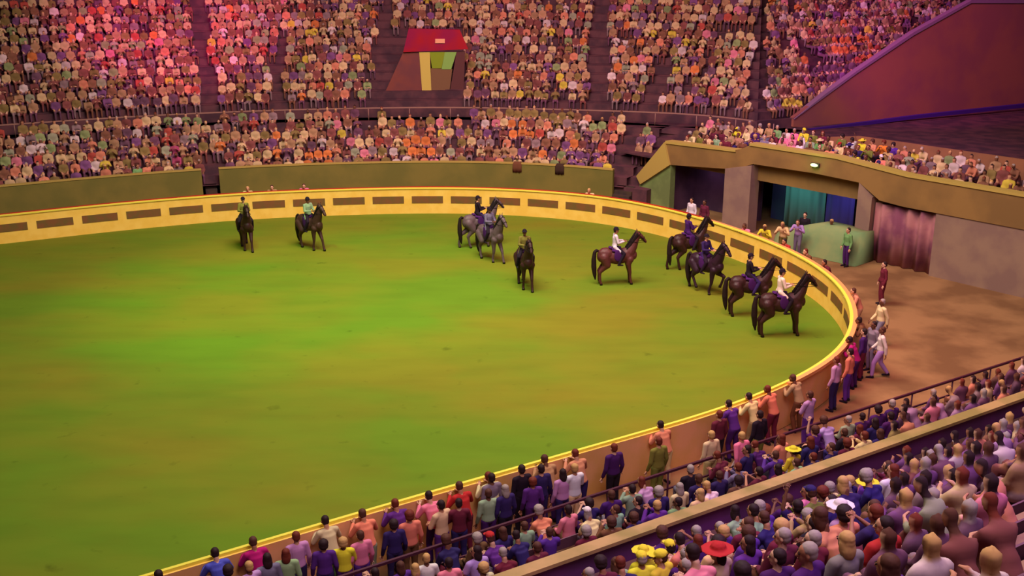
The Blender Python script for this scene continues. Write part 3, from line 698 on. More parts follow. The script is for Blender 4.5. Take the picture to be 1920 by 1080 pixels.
def hair_mesh(j, style):
    bm = bmesh.new(); h = j['head']; f = j['look'].normalized(); l = V((0, 0, 1)).cross(f).normalized(); u = f.cross(l); q = Matrix((f, l, u)).transposed()
    P = lambda a, b, c: h + f * a + l * b + u * c
    bm_ell(bm, P(-.03, 0, .052), (.095, .088, .09), q); bm_ell(bm, P(-.045, 0, .0), (.078, .084, .09), q)
    if style == 'long':
        bm_ell(bm, P(-.06, 0, -.09), (.065, .095, .13), q); bm_ell(bm, P(-.02, .07, -.05), (.045, .03, .1), q); bm_ell(bm, P(-.02, -.07, -.05), (.045, .03, .1), q)
    if style == 'full':
        bm_ell(bm, P(-.03, 0, .05), (.118, .112, .108), q); bm_ell(bm, P(-.05, 0, -.01), (.095, .108, .09), q)
    return to_mesh_fused(bm, .013, 'hair', HAIR)
def hat_mesh(j, style):
    bm = bmesh.new(); h = j['head']; f = j['look'].normalized(); l = V((0, 0, 1)).cross(f).normalized(); u = f.cross(l); q = Matrix((f, l, u)).transposed()
    P = lambda a, b, c: h + f * a + l * b + u * c
    if style == 'derby':
        bm_ell(bm, P(-.01, 0, .085), (.108, .095, .085), q); bm_ell(bm, P(0, 0, .058), (.155, .12, .014), q)
    elif style == 'sun':
        bm_ell(bm, P(-.01, 0, .08), (.112, .1, .085), q); bm_ell(bm, P(0, 0, .055), (.23, .22, .018), q)
    else:
        bm_ell(bm, P(-.01, 0, .07), (.112, .094, .078), q); bm_ell(bm, P(.11, 0, .05), (.08, .07, .012), q)
    return to_mesh_fused(bm, .011, 'hat', CLOTH)

POSES = {'seat': pose_seated('x'), 'lean': pose_seated('lean'), 'clap': pose_seated('clap'), 'raised': pose_seated('raised'), 'turned': pose_seated('turned'),
         'stand': pose_standing('x'), 'rail': pose_standing('rail'), 'walk': pose_standing('walk'), 'folded': pose_standing('folded'), 'rider': pose_rider()}
_cache = {}
def piece(pose, what):
    k = (pose, what)
    if k not in _cache:
        j = POSES[pose]
        if what == 'body': _cache[k] = body_meshes(j)
        elif what == 'shirt': _cache[k] = shirt_mesh(j)
        elif what == 'tee': _cache[k] = shirt_mesh(j, long=False)
        elif what == 'coat': _cache[k] = shirt_mesh(j, coat=True)
        elif what == 'trousers': _cache[k] = trousers_mesh(j)
        elif what == 'skirt': _cache[k] = trousers_mesh(j, skirt=True)
        elif what.startswith('hair_'): _cache[k] = hair_mesh(j, what[5:])
        elif what.startswith('hat_'): _cache[k] = hat_mesh(j, what[4:])
        elif what.startswith('shoe'): _cache[k] = shoe_mesh(j, int(what[4:]))
    return _cache[k]
SKINS = [lin(206, 150, 118), lin(190, 132, 100), lin(168, 112, 84), lin(214, 164, 134), lin(120, 76, 56)]
HAIRS = {'dark': lin(46, 26, 28), 'brown': lin(84, 48, 36), 'grey': lin(160, 142, 134), 'fair': lin(196, 150, 92), 'auburn': lin(110, 44, 30)}
CLOTHES = {'white': lin(226, 206, 206), 'cream': lin(222, 194, 140), 'yellow': lin(226, 206, 50), 'pink': lin(226, 120, 150), 'salmon': lin(222, 132, 100), 'red': lin(180, 40, 40),
           'maroon': lin(104, 30, 50), 'violet': lin(92, 42, 130), 'purple': lin(70, 24, 92), 'navy': lin(48, 32, 88), 'blue': lin(84, 84, 190), 'pale blue': lin(160, 180, 210), 'grey': lin(126, 112, 124), 'black': lin(34, 20, 34),
           'green': lin(118, 160, 96), 'sage': lin(140, 160, 130), 'olive': lin(118, 112, 46), 'orange': lin(226, 120, 40), 'tan': lin(176, 138, 98), 'brown': lin(110, 68, 46), 'lilac': lin(186, 140, 190), 'magenta': lin(170, 20, 110)}
MUTE = {k: tuple(.62 * a + .38 * b for a, b in zip(v[:3], lin(150, 100, 80)[:3])) + (1,) for k, v in CLOTHES.items()}
def person(loc, face, pose, shirt, trousers='navy', hair='dark', hstyle='short', hat=None, hatc=None, top='shirt', bottom='trousers', scale=1.0, skin=None, name='person', shoes=False, label='', group=None):
    e = empty(name, loc, face); e.scale = (scale,) * 3
    tag(e, label, 'person', group)
    def child(nm, what, color):
        o = bpy.data.objects.new(nm, piece(pose, what)); COL.objects.link(o); o.parent = e; o.color = color; return o
    child('body', 'body', skin or R.choice(SKINS))
    jig = lambda c: tuple(min(1, max(0, x * R.uniform(.82, 1.12))) for x in c[:3]) + (1,)
    child('coat' if top == 'coat' else 'shirt', top, jig(CLOTHES[shirt])); child(bottom, bottom, jig(CLOTHES[trousers]))
    child('hair', 'hair_' + hstyle, HAIRS[hair])
    if hat: child('hat', 'hat_' + hat, CLOTHES[hatc])
    if shoes:
        for k in (0, 1): child('shoe', 'shoe%d' % k, CLOTHES['black'])
    return e

# ------------------------------------------------------------------ horses
def horse_joints(gait):
    fl = [dict(sh=V((.5, s * .15, 1.08)), el=V((.44, s * .16, .9)), kn=V((.52, s * .14, .5)), fe=V((.55, s * .14, .15)), ho=V((.59, s * .14, .05))) for s in (1, -1)]
    hl = [dict(hp=V((-.58, s * .15, 1.18)), st=V((-.46, s * .17, .88)), hk=V((-.74, s * .14, .56)), fe=V((-.72, s * .14, .16)), ho=V((-.67, s * .14, .05))) for s in (1, -1)]
    if gait == 'trot':
        fl[0].update(kn=V((.8, .14, .82)), fe=V((.68, .14, .48)), ho=V((.62, .14, .38)))
        fl[1].update(kn=V((.4, -.14, .5)), fe=V((.3, -.14, .16)), ho=V((.33, -.14, .05)))
        hl[1].update(st=V((-.36, -.17, .9)), hk=V((-.58, -.14, .62)), fe=V((-.42, -.14, .3)), ho=V((-.36, -.14, .2)))
        hl[0].update(hk=V((-.92, .14, .58)), fe=V((-.98, .14, .18)), ho=V((-.94, .14, .06)))
    if gait == 'walk':
        fl[0].update(kn=V((.66, .14, .52)), fe=V((.74, .14, .17)), ho=V((.79, .14, .05)))
        fl[1].update(kn=V((.42, -.14, .5)), fe=V((.34, -.14, .16)), ho=V((.37, -.14, .05)))
        hl[0].update(hk=V((-.92, .14, .58)), fe=V((-.98, .14, .18)), ho=V((-.94, .14, .05)))
        hl[1].update(st=V((-.38, -.17, .88)), hk=V((-.62, -.14, .56)), fe=V((-.54, -.14, .16)), ho=V((-.49, -.14, .05)))
    return fl, hl
def horse_meshes(gait):
    fl, hl = horse_joints(gait); bm = bmesh.new()
    bm_ell(bm, (.42, 0, 1.22), (.36, .25, .34)); bm_ell(bm, (.0, 0, 1.18), (.56, .3, .34)); bm_ell(bm, (-.48, 0, 1.29), (.38, .27, .29)); bm_ell(bm, (-.66, 0, 1.2), (.2, .23, .26))
    bm_ell(bm, (.36, 0, 1.44), (.26, .11, .13)); bm_ell(bm, (.68, 0, 1.22), (.14, .18, .2))
    bm_limb(bm, [((.5, 0, 1.36), .24), ((.64, 0, 1.6), .185), ((.74, 0, 1.86), .14), ((.79, 0, 2.08), .11)])
    bm_limb(bm, [((.8, 0, 2.12), .1), ((.94, 0, 2.03), .09), ((1.07, 0, 1.89), .068), ((1.15, 0, 1.78), .062)])
    bm_ell(bm, (.87, 0, 2.0), (.1, .07, .12)); bm_ell(bm, (1.16, 0, 1.76), (.05, .055, .045))
    for s in (1, -1):
        bm_limb(bm, [((.76, s * .05, 2.18), .03), ((.77, s * .065, 2.26), .024), ((.79, s * .06, 2.33), .01)], 8, 1)
    for k in (0, 1):
        f = fl[k]; bm_limb(bm, [(f['sh'], .16), (f['el'], .115), (f['el'].lerp(f['kn'], .5), .088), (f['kn'], .068), (f['kn'].lerp(f['fe'], .3), .052), (f['fe'], .056), (f['ho'], .058)])
        h = hl[k]; bm_limb(bm, [(h['hp'], .21), (h['st'], .17), (h['st'].lerp(h['hk'], .5), .11), (h['hk'], .074), (h['hk'].lerp(h['fe'], .3), .056), (h['fe'], .058), (h['ho'], .06)])
    body = fuse(bm, .022, 'horse_body', 3)
    b2 = bmesh.new(); b2.from_mesh(body); bpy.data.meshes.remove(body)
    for L in fl + hl:
        d = (L['ho'] - L['fe']).normalized(); bm_cone(b2, L['ho'] - V((0, 0, -.03)), .052, L['ho'] - V((0, 0, .05)), .066, 12, 1)
    for s in (1, -1):
        bm_ell(b2, (.9, s * .078, 2.05), (.02, .012, .016), None, 1, 1); bm_ell(b2, (1.185, s * .04, 1.77), (.012, .01, .012), None, 1, 1)
    out = {'body': to_mesh(b2, 'horse_body', [HIDE, DARK])}
    bm = bmesh.new()
    for k in range(9):
        t = k / 8; p = V((.42 + .37 * t, -.02, 1.58 + .58 * t)); bm_ell(bm, p + V((-.06, 0, -.01)), (.07, .035, .1)); bm_ell(bm, p + V((-.02, -.09, -.08)), (.07, .03, .12))
    bm_ell(bm, (.86, 0, 2.17), (.07, .03, .05)); out['mane'] = to_mesh_fused(bm, .018, 'mane', HAIR)
    bm = bmesh.new(); bm_limb(bm, [((-.8, 0, 1.42), .05), ((-.88, 0, 1.47), .055), ((-.95, 0, 1.38), .075), ((-.98, 0, 1.08), .1), ((-.97, 0, .75), .11), ((-.93, 0, .42), .08), ((-.9, 0, .22), .03)])
    out['tail'] = to_mesh_fused(bm, .02, 'tail', HAIR)
    bm = bmesh.new(); bm_ell(bm, (-.1, 0, 1.52), (.27, .15, .05)); bm_ell(bm, (-.31, 0, 1.57), (.08, .15, .05)); bm_ell(bm, (.09, 0, 1.56), (.06, .08, .06))
    for s in (1, -1): bm_ell(bm, (-.03, s * .28, 1.28), (.17, .035, .26)); bm_ell(bm, (-.07, s * .18, 1.47), (.22, .1, .07))
    out['saddle'] = to_mesh_fused(bm, .018, 'saddle', CLOTH)
    bm = bmesh.new()      # bridle: nose band, cheek straps, brow band and reins to the rider's hands
    def strap(pts, r=.011):
        for a, b in zip(pts, pts[1:]): bm_cone(bm, a, r, b, r, 6)
    def ring_band(c, n, r1, r2):
        n = V(n).normalized(); l = V((0, 1, 0)); u = n.cross(l); pts = [V(c) + l * math.cos(a) * r1 + u * math.sin(a) * r2 for a in [2 * math.pi * k / 16 for k in range(17)]]; strap(pts)
    ring_band((1.04, 0, 1.92), (1, 0, -1), .082, .084); ring_band((.86, 0, 2.08), (1, 0, -.8), .105, .108)
    for s in (1, -1):
        strap([(1.14, s * .066, 1.78), (1.04, s * .084, 1.91), (.88, s * .1, 2.06)]); strap([(1.14, s * .068, 1.78), (.78, s * .17, 1.8), (.27, s * .085, 1.85)])
    out['bridle'] = to_mesh(bm, 'bridle', [CLOTH])
    return out
HM = {}
GR = {}
HIDES = {'dark bay': lin(58, 32, 30), 'brown': lin(72, 44, 40), 'black': lin(48, 26, 40), 'liver chestnut': lin(92, 48, 46), 'grey-brown': lin(100, 78, 84)}
def horse(px, py, yaw, gait, hide, label, rider_label, coat, sc=1.0, hat='derby', pad='purple'):
    if gait not in HM: HM[gait] = horse_meshes(gait)
    x, y = hit(px, py, 0)
    e = tag(empty('horse', (x, y, 0), math.radians(yaw)), label, 'horse', 'show horses in the ring'); e.scale = (sc,) * 3
    for nm, what, c in (('body', 'body', HIDES[hide]), ('mane', 'mane', lin(28, 16, 18)), ('tail', 'tail', lin(34, 18, 18)), ('saddle', 'saddle', CLOTHES[pad]), ('bridle', 'bridle', lin(22, 12, 14))):
        o = bpy.data.objects.new(nm, HM[gait][what]); COL.objects.link(o); o.parent = e; o.color = c
    c, s = math.cos(math.radians(yaw)), math.sin(math.radians(yaw))
    # the saddle seat is 0.1 m behind the horse's middle
    p = person((x - c * .1 * sc, y - s * .1 * sc, 1.51 * sc), math.radians(yaw), 'rider', coat, 'black' if coat != 'black' else 'navy', 'dark', 'short', hat, 'black', 'coat', 'trousers', sc * .97, shoes=True, label=rider_label, group='riders in the ring')
    bm = None
    return e
horse(463, 466, -68, 'walk', 'dark bay', 'dark bay horse at the far left by the fence, turned nearly head-on', 'rider in olive coat on the horse at far left', 'olive')
horse(584, 466, -42, 'walk', 'brown', 'brown horse with pale legs, second along the far fence', 'rider in sage coat on the second horse along the far fence', 'sage')
horse(900, 462, 20, 'walk', 'grey-brown', 'grey-brown horse behind the pair at the middle of the far side', 'rider in black coat behind the middle pair on the far side', 'black')
horse(920, 488, -52, 'walk', 'grey-brown', 'grey-brown horse in front of the pair at the middle of the ring', 'rider in grey coat in front of the black-coated rider', 'grey')
horse(984, 538, -78, 'walk', 'dark bay', 'dark horse alone in mid ring, seen almost end-on', 'rider in dark green-grey coat alone in mid ring, end-on', 'olive')
horse(1156, 532, 6, 'stand', 'liver chestnut', 'chestnut horse standing side-on, legs stretched, alone right of mid ring', 'rider in white coat on the chestnut horse standing side-on', 'white')
horse(1290, 502, 22, 'walk', 'dark bay', 'dark bay horse close to the fence below the narrow gate opening', 'rider in purple coat beside the fence below the narrow gate opening', 'purple')
horse(1322, 548, -50, 'trot', 'black', 'black horse turning in front of the dark bay near the gate', 'rider in navy coat on the black turning horse', 'navy')
horse(1404, 590, 4, 'stand', 'dark bay', 'dark horse side-on, partly behind the nearest horse', 'rider in black coat on the horse behind the nearest one', 'black')
horse(1462, 628, 6, 'stand', 'dark bay', 'nearest dark bay horse, side-on at the right end of the ring', 'rider with white shirt on the nearest dark bay horse', 'white', sc=1.03)

# ------------------------------------------------------------------ people placed one by one: standing along the ring fence and on the concourse
placed = []
def stander(px, py, pose, shirt, trousers, hair, label, face=None, hstyle='short', top='shirt', bottom='trousers', hat=None, hatc=None, scale=1.0, dmin=None):
    hz = POSES[pose]['head'].z * scale + .08
    x, y = hit(px, py, hz)
    D, i = ring_dist(x, y)
    need = dmin if dmin is not None else (0.52 if pose == 'rail' else 0.55)
    if pose == 'rail' or D < need:
        x, y = RP[i][0] + RN[i][0] * need, RP[i][1] + RN[i][1] * need
    gs = gate_side(x, y)
    if px > 1500 and gs > -0.45: x -= gn.x * (gs + .45); y -= gn.y * (gs + .45)
    if face is None: face = math.atan2(-RN[i][1], -RN[i][0])
    else: face = math.radians(face)
    if any((x - a) ** 2 + (y - b) ** 2 < .2 for a, b in placed):
        for st in (1, -1, 2, -2, 3, -3):
            q = RP[i + st] + RN[i + st] * max(D, need)
            if all((q[0] - a) ** 2 + (q[1] - b) ** 2 >= .2 for a, b in placed): x, y = q; break
    placed.append((x, y))
    person((x, y, -0.02), face, pose, shirt, trousers, hair, hstyle, hat, hatc, top, bottom, scale, shoes=True, label=label, group='people standing around the ring fence')
for a in [
    (300, 1068, 'stand', 'maroon', 'navy', 'dark', 'person in maroon top nearest the bottom left end of the fence'),
    (395, 1046, 'rail', 'blue', 'navy', 'dark', 'person in blue leaning on the fence, dark hair, near its low end'),
    (443, 1030, 'rail', 'magenta', 'navy', 'brown', 'person in magenta leaning on the fence beside the one in blue'),
    (520, 1010, 'stand', 'lilac', 'navy', 'auburn', 'auburn-haired person in lilac standing at the fence'),
    (566, 984, 'rail', 'cream', 'green', 'dark', 'person in cream top leaning over the fence, green trousers'),
    (610, 990, 'rail', 'salmon', 'sage', 'brown', 'person in salmon top and sage trousers leaning on the fence'),
    (680, 968, 'rail', 'violet', 'navy', 'auburn', 'person in violet leaning on the fence beside a salmon top'),
    (727, 958, 'rail', 'pink', 'purple', 'dark', 'person in pink leaning on the fence left of a red top'),
    (790, 938, 'rail', 'red', 'maroon', 'brown', 'person in red top leaning on the fence'),
    (850, 918, 'rail', 'cream', 'olive', 'auburn', 'auburn-haired person in cream leaning on the fence'),
    (888, 900, 'stand', 'black', 'black', 'dark', 'slim person all in black at the fence beside a cream top'),
    (922, 890, 'stand', 'grey', 'navy', 'dark', 'person in grey top and navy trousers standing at the fence'),
    (966, 882, 'rail', 'tan', 'violet', 'brown', 'person in tan top and violet trousers leaning on the fence'),
    (1008, 876, 'rail', 'salmon', 'navy', 'auburn', 'person in salmon top and navy trousers leaning on the fence'),
    (1034, 868, 'stand', 'navy', 'navy', 'dark', 'broad person in navy suit standing at the fence'),
    (1078, 872, 'folded', 'white', 'cream', 'fair', 'fair-haired person in white top and cream trousers behind the fence'),
    (1152, 834, 'stand', 'purple', 'black', 'auburn', 'tall person in purple and black on the near walkway, auburn hair'),
    (1236, 822, 'stand', 'olive', 'olive', 'auburn', 'small person in olive clothes on the near walkway'),
    (1276, 812, 'rail', 'salmon', 'cream', 'dark', 'person in salmon and cream leaning on the fence on the tan stretch'),
    (1350, 772, 'stand', 'maroon', 'black', 'auburn', 'tall person in maroon and black standing on the near walkway'),
    (1335, 810, 'stand', 'cream', 'cream', 'fair', 'fair-haired person in cream beside the tall one in maroon'),
    (1388, 768, 'rail', 'violet', 'purple', 'dark', 'dark-haired person in violet leaning on the fence'),
    (1392, 812, 'walk', 'pink', 'white', 'fair', 'person in pink top and white trousers walking on the near walkway'),
    (1416, 742, 'rail', 'cream', 'tan', 'dark', 'person in cream top and tan trousers leaning on the fence'),
    (1426, 772, 'stand', 'black', 'olive', 'dark', 'person in black top and olive trousers on the near walkway'),
    (1462, 728, 'rail', 'salmon', 'maroon', 'auburn', 'person in salmon top and maroon trousers leaning on the fence'),
    (1500, 712, 'rail', 'tan', 'brown', 'brown', 'brown-haired person in tan leaning on the fence near its bend'),
    (1520, 735, 'folded', 'lilac', 'violet', 'brown', 'person in lilac with folded arms near the bend of the fence'),
    (1556, 668, 'stand', 'lilac', 'navy', 'auburn', 'large auburn-haired person in lilac top and navy trousers at the bend'),
    (1596, 655, 'stand', 'salmon', 'violet', 'dark', 'person in salmon top and violet trousers behind the fence bend'),
    (1590, 628, 'rail', 'magenta', 'purple', 'dark', 'person in magenta leaning on the right end of the fence'),
    (1614, 630, 'stand', 'purple', 'maroon', 'dark', 'person in purple top beside the magenta one at the right end'),
    (1602, 596, 'rail', 'brown', 'tan', 'dark', 'person in brown leaning on the right end of the fence'),
    (1602, 543, 'rail', 'salmon', 'tan', 'brown', 'person in salmon with arms on the fence at its rightmost bulge'),
    (1550, 486, 'rail', 'maroon', 'brown', 'dark', 'person in maroon leaning on the fence beneath the sage drape'),
    (1518, 466, 'rail', 'brown', 'brown', 'auburn', 'person in brown leaning on the fence below the sage drape, auburn hair'),
    (1480, 446, 'rail', 'red', 'maroon', 'dark', 'person in red leaning on the fence in front of the sage drape'),
    (1386, 422, 'rail', 'pink', 'maroon', 'brown', 'person in pink leaning on the fence in front of the gate pillar'),
    (1298, 372, 'stand', 'white', 'cream', 'dark', 'person in white standing in the narrow gate opening'),
    (1322, 376, 'stand', 'maroon', 'black', 'dark', 'person in maroon beside the one in white in the narrow opening'),
    (1107, 355, 'rail', 'cream', 'tan', 'fair', 'fair person in cream behind the fence left of the dark gate steps'),
    (425, 322, 'stand', 'pale blue', 'grey', 'grey', 'person in pale blue shirt beside the dark steps on the far left'),
    (470, 342, 'rail', 'cream', 'tan', 'fair', 'person in cream leaning on the far fence right of the pale blue shirt'),
    (502, 343, 'rail', 'tan', 'brown', 'brown', 'person in tan leaning on the far fence, second from the pale blue shirt'),
    (575, 346, 'rail', 'pink', 'tan', 'brown', 'person in pink leaning on the far fence above the second horse'),
]: stander(*a)
for px, py, sh, tr, hr, fc, lb, ps in [
    (1592, 428, 'green', 'purple', 'dark', 200, 'person in green top and purple trousers standing before the gate curtain', 'stand'),
    (1612, 372, 'black', 'maroon', 'dark', 230, 'dark-clothed person standing at the right jamb of the wide gate', 'stand'),
    (1560, 412, 'sage', 'sage', 'fair', 230, 'person in sage clothes behind the sage draped stand', 'stand'),
    (1421, 414, 'yellow', 'olive', 'fair', 240, 'person in yellow behind the ring fence just right of the gate pillar', 'rail'),
    (1462, 412, 'cream', 'olive', 'fair', 240, 'person in cream top left of the sage drape, before the teal curtain', 'rail'),
    (1490, 408, 'lilac', 'grey', 'brown', 240, 'person in lilac behind the sage drape, before the teal curtain', 'rail'),
    (1660, 492, 'maroon', 'maroon', 'dark', 180, 'person in maroon at the right end of the concourse before the curtain', 'stand'),
    (1656, 562, 'cream', 'grey', 'grey', 190, 'grey-haired person in cream walking on the brown concourse', 'walk'),
    (1640, 604, 'grey', 'grey', 'dark', 200, 'dark-haired person in grey on the brown concourse', 'stand'),
    (1658, 610, 'white', 'lilac', 'brown', 170, 'person in white top and lilac trousers on the brown concourse', 'walk')]:
    stander(px, py, ps, sh, tr, hr, lb, face=fc)
u = -13.2; rank = []
for k, (sh, tr, hr) in enumerate([('violet', 'navy', 'dark'), ('blue', 'purple', 'brown'), ('purple', 'maroon', 'dark'), ('lilac', 'grey', 'fair'), ('grey', 'grey', 'dark'), ('sage', 'grey', 'auburn'), ('violet', 'navy', 'dark'), ('yellow', 'purple', 'fair'), ('pink', 'violet', 'brown'),
                                  ('navy', 'navy', 'dark'), ('salmon', 'brown', 'auburn'), ('cream', 'violet', 'dark'), ('maroon', 'navy', 'dark'), ('sage', 'purple', 'brown'), ('navy', 'black', 'grey'), ('violet', 'purple', 'auburn'), ('lilac', 'navy', 'dark')]):
    px = 330 + k * 45; x, y = hit(px, 1000, 1.6)
    # walk out along the fence until the picture column matches
    i = min(range(I_TURN, NP), key=lambda q: abs(proj((RP[q][0] + RN[q][0] * 1.15, RP[q][1] + RN[q][1] * 1.15, 1.6))[0] - px))
    x, y = RP[i] + RN[i] * (1.12 + R.uniform(-.08, .1)); rank.append((x, y))
    person((x, y, -0.02), math.atan2(-RN[i][1], -RN[i][0]) + R.uniform(-.4, .4), R.choice(['stand', 'folded', 'stand']), sh, tr, hr, R.choice(['short', 'long', 'full']), scale=R.uniform(.93, 1.0), shoes=True,
           label='%s-haired person in %s in the second rank behind the fence leaners, %s from low end' % (hr, sh, ORD[k] if k < 15 else ['sixteenth', 'seventeenth'][k - 15]), group='people standing in the second rank by the near fence')
n_single = len([o for o in bpy.data.objects if o.get('category') == 'person'])

# ------------------------------------------------------------------ seats taken in both stands
FAR_HINTS = [(590, 288, 26, 'orange'), (575, 270, 20, 'cream'), (785, 268, 26, 'orange'), (800, 262, 14, 'yellow'), (985, 232, 26, 'orange'), (985, 255, 30, 'red'), (1070, 232, 20, 'grey'), (1120, 235, 20, 'green'),
             (485, 180, 22, 'green'), (590, 182, 18, 'green'), (310, 275, 30, 'magenta'), (280, 190, 26, 'navy'), (1010, 280, 20, 'orange'), (1150, 275, 16, 'pink'), (905, 105, 25, 'sage'), (860, 115, 20, 'navy'),
             (880, 185, 25, 'sage'), (1040, 150, 30, 'yellow'), (1010, 190, 60, 'olive'), (1235, 140, 30, 'sage'), (1305, 195, 26, 'navy'), (1470, 195, 20, 'pink'), (1400, 200, 20, 'navy'), (700, 155, 26, 'green'),
             (1480, 262, 18, 'pink'), (1545, 262, 16, 'cream'), (1310, 262, 12, 'white'), (1345, 265, 12, 'sage'), (690, 295, 20, 'maroon'), (900, 290, 30, 'maroon'), (1100, 295, 30, 'violet'), (1560, 120, 40, 'navy'), (1600, 80, 40, 'orange')]
FAR_POOL = ['cream'] * 5 + ['tan'] * 4 + ['olive'] * 3 + ['maroon'] * 4 + ['white'] * 2 + ['violet'] * 2 + ['brown'] * 3 + ['salmon'] * 2 + ['yellow', 'pink', 'sage', 'green', 'grey', 'navy', 'red', 'orange', 'purple']
NEAR_HINTS = [(735, 985, 20, 'yellow'), (745, 1000, 24, 'pink'), (905, 985, 16, 'salmon'), (1010, 958, 18, 'yellow'), (1080, 950, 26, 'yellow'), (1020, 985, 26, 'salmon'), (1060, 975, 30, 'pink'), (800, 990, 22, 'violet'), (960, 1040, 30, 'violet'), (985, 1030, 14, 'white'),
              (640, 1020, 40, 'grey'), (430, 1065, 26, 'blue'), (560, 1060, 30, 'purple'), (1260, 950, 20, 'green'), (1300, 930, 24, 'cream'), (1480, 850, 22, 'yellow'), (1450, 850, 14, 'cream'), (1545, 850, 26, 'navy'), (1610, 870, 40, 'navy'), (1640, 960, 50, 'navy'),
              (1500, 985, 22, 'lilac'), (1545, 1000, 34, 'black'), (1440, 1000, 26, 'maroon'), (1620, 985, 40, 'salmon'), (1660, 1000, 40, 'red'), (1385, 1020, 30, 'violet'), (1400, 1060, 40, 'grey'), (1340, 1040, 30, 'cream'), (1520, 1060, 60, 'purple'), (1240, 1060, 36, 'yellow'),
              (1600, 1050, 30, 'grey'), (1650, 1040, 20, 'cream'), (1180, 900, 22, 'pink'), (1130, 1040, 40, 'brown'), (1180, 1030, 30, 'purple'), (1330, 880, 24, 'purple'), (1400, 885, 20, 'grey')]
NEAR_POOL = ['violet'] * 4 + ['purple'] * 5 + ['navy'] * 4 + ['maroon'] * 3 + ['grey', 'lilac', 'cream', 'tan', 'black', 'white', 'salmon', 'brown', 'olive', 'sage', 'pink']
def pick(hints, pool, px, py):
    if R.random() < .8:
        for x, y, r, c in hints:
            if abs(px - x) < r and abs(py - y) < max(10, r * .5): return c
    return R.choice(pool)
seats = []     # (px scale, x, y, z, face, row text, colour, px, py, kind)
# near stand
def near_row(D, z, text, gap):
    u = -24 + R.uniform(0, .3); row = []
    while u < 24:
        x, y, _ = n3(u, D + .52, 0); q = proj((x, y, z + 1.1))
        if V0 < q[0] < V1 and q[1] < 1094 and R.random() > gap:
            row.append([q[2], x, y, z, math.atan2(-NN.y, -NN.x), text, pick(NEAR_HINTS, NEAR_POOL, q[0], q[1]), q[0], q[1], 'near'])
        u += R.uniform(.54, .64)
    return row
rows_all = []
for k, (D, z) in enumerate(N_LOW): rows_all.append(near_row(D, z, '%s row behind rail' % ORD[k], .14))
for k, (D, z) in enumerate(N_UP): rows_all.append(near_row(D, z, '%s row past parapet' % ORD[k], .10))
# far stand
def far_row(D, z, text, gap, path, nrm, corner=0):
    row = []; off = path + nrm * (D + .62); LL = along(off); s = R.uniform(0, .4); zz = z
    while s < LL[-1]:
        x = float(np.interp(s, LL, off[:, 0])); y = float(np.interp(s, LL, off[:, 1])); i = min(len(path) - 1, int(np.searchsorted(LL, s))); q = proj((x, y, z + 1.1)); s += R.uniform(.47, .58)
        if not (V0 < q[0] < V1) or q[1] < -14 or R.random() < gap: continue
        if near_aisle(x, y) or in_exit(q[0], q[1]): continue
        p = Vector((x, y))
        if z < 3.4 and (q[0] > 1222 or (z < 1.9 and (376 < q[0] < 420 or 1146 < q[0]))): continue
        if z > 3.4:
            side = (p - CO).dot(BN)
            if (side > -0.3 if corner == 0 else side < 0.3): continue
            if (p - FLANK_A).dot(FLANK_D) > -0.3 and (p - FLANK_A).dot(FLANK_N) < 0.75: continue
        row.append([q[2], x, y, z, math.atan2(-nrm[i][1], -nrm[i][0]), text, pick(FAR_HINTS, FAR_POOL, q[0], q[1]), q[0], q[1], 'far'])
    return row
for k, (D, z) in enumerate(ROWS): rows_all.append(far_row(D, z, '%s row over far wall' % ORD[k], .05, RP[:I_END], RN[:I_END]))
for k, (b, z) in enumerate(DECK):
    row = []; s = 1.2 - .3 * k + R.uniform(0, .3)
    while s < 26:
        x, y = gb(s, b + .45); q = proj((x, y, z + 1.1)); s += R.uniform(.48, .6)
        if V0 < q[0] < V1 and R.random() > .08 and not near_aisle(x, y):
            row.append([q[2], x, y, z - .12, math.atan2(-gn.y, -gn.x), '%s row above gate beam' % ORD[k], pick(FAR_HINTS, FAR_POOL, q[0], q[1]), q[0], q[1], 'deck'])
    rows_all.append(row)
for k, (D, z) in enumerate(ROWS_UP): rows_all.append(far_row(D - AISLE_D, z, '%s row above cross aisle' % ORD[k], .06, Q, QN))
for k, (D, z) in enumerate(ROWS_UP): rows_all.append(far_row(D - AISLE_D, z, '%s row behind the flank wall' % ORD[k], .1, P2, PN2, 1))
for row in rows_all:
    for a, b in zip(row, row[1:]):     # neighbours' colours, for the labels
        pass
    for i, p in enumerate(row):
        p.append(row[i - 1][6] if i else None); p.append(row[i + 1][6] if i + 1 < len(row) else None)
every = [p for row in rows_all for p in row]
every.sort(key=lambda p: -p[0])
N_IND = 300 - n_single
shown = [p for p in every if X0 + 6 < p[7] < X1 - 2]
ind = shown[:N_IND]; _in = set(id(p) for p in ind); rest = [p for p in every if id(p) not in _in]
used = set(); short = {'near': 'near'}
WEAR = ['hair', 'hair', 'hair']
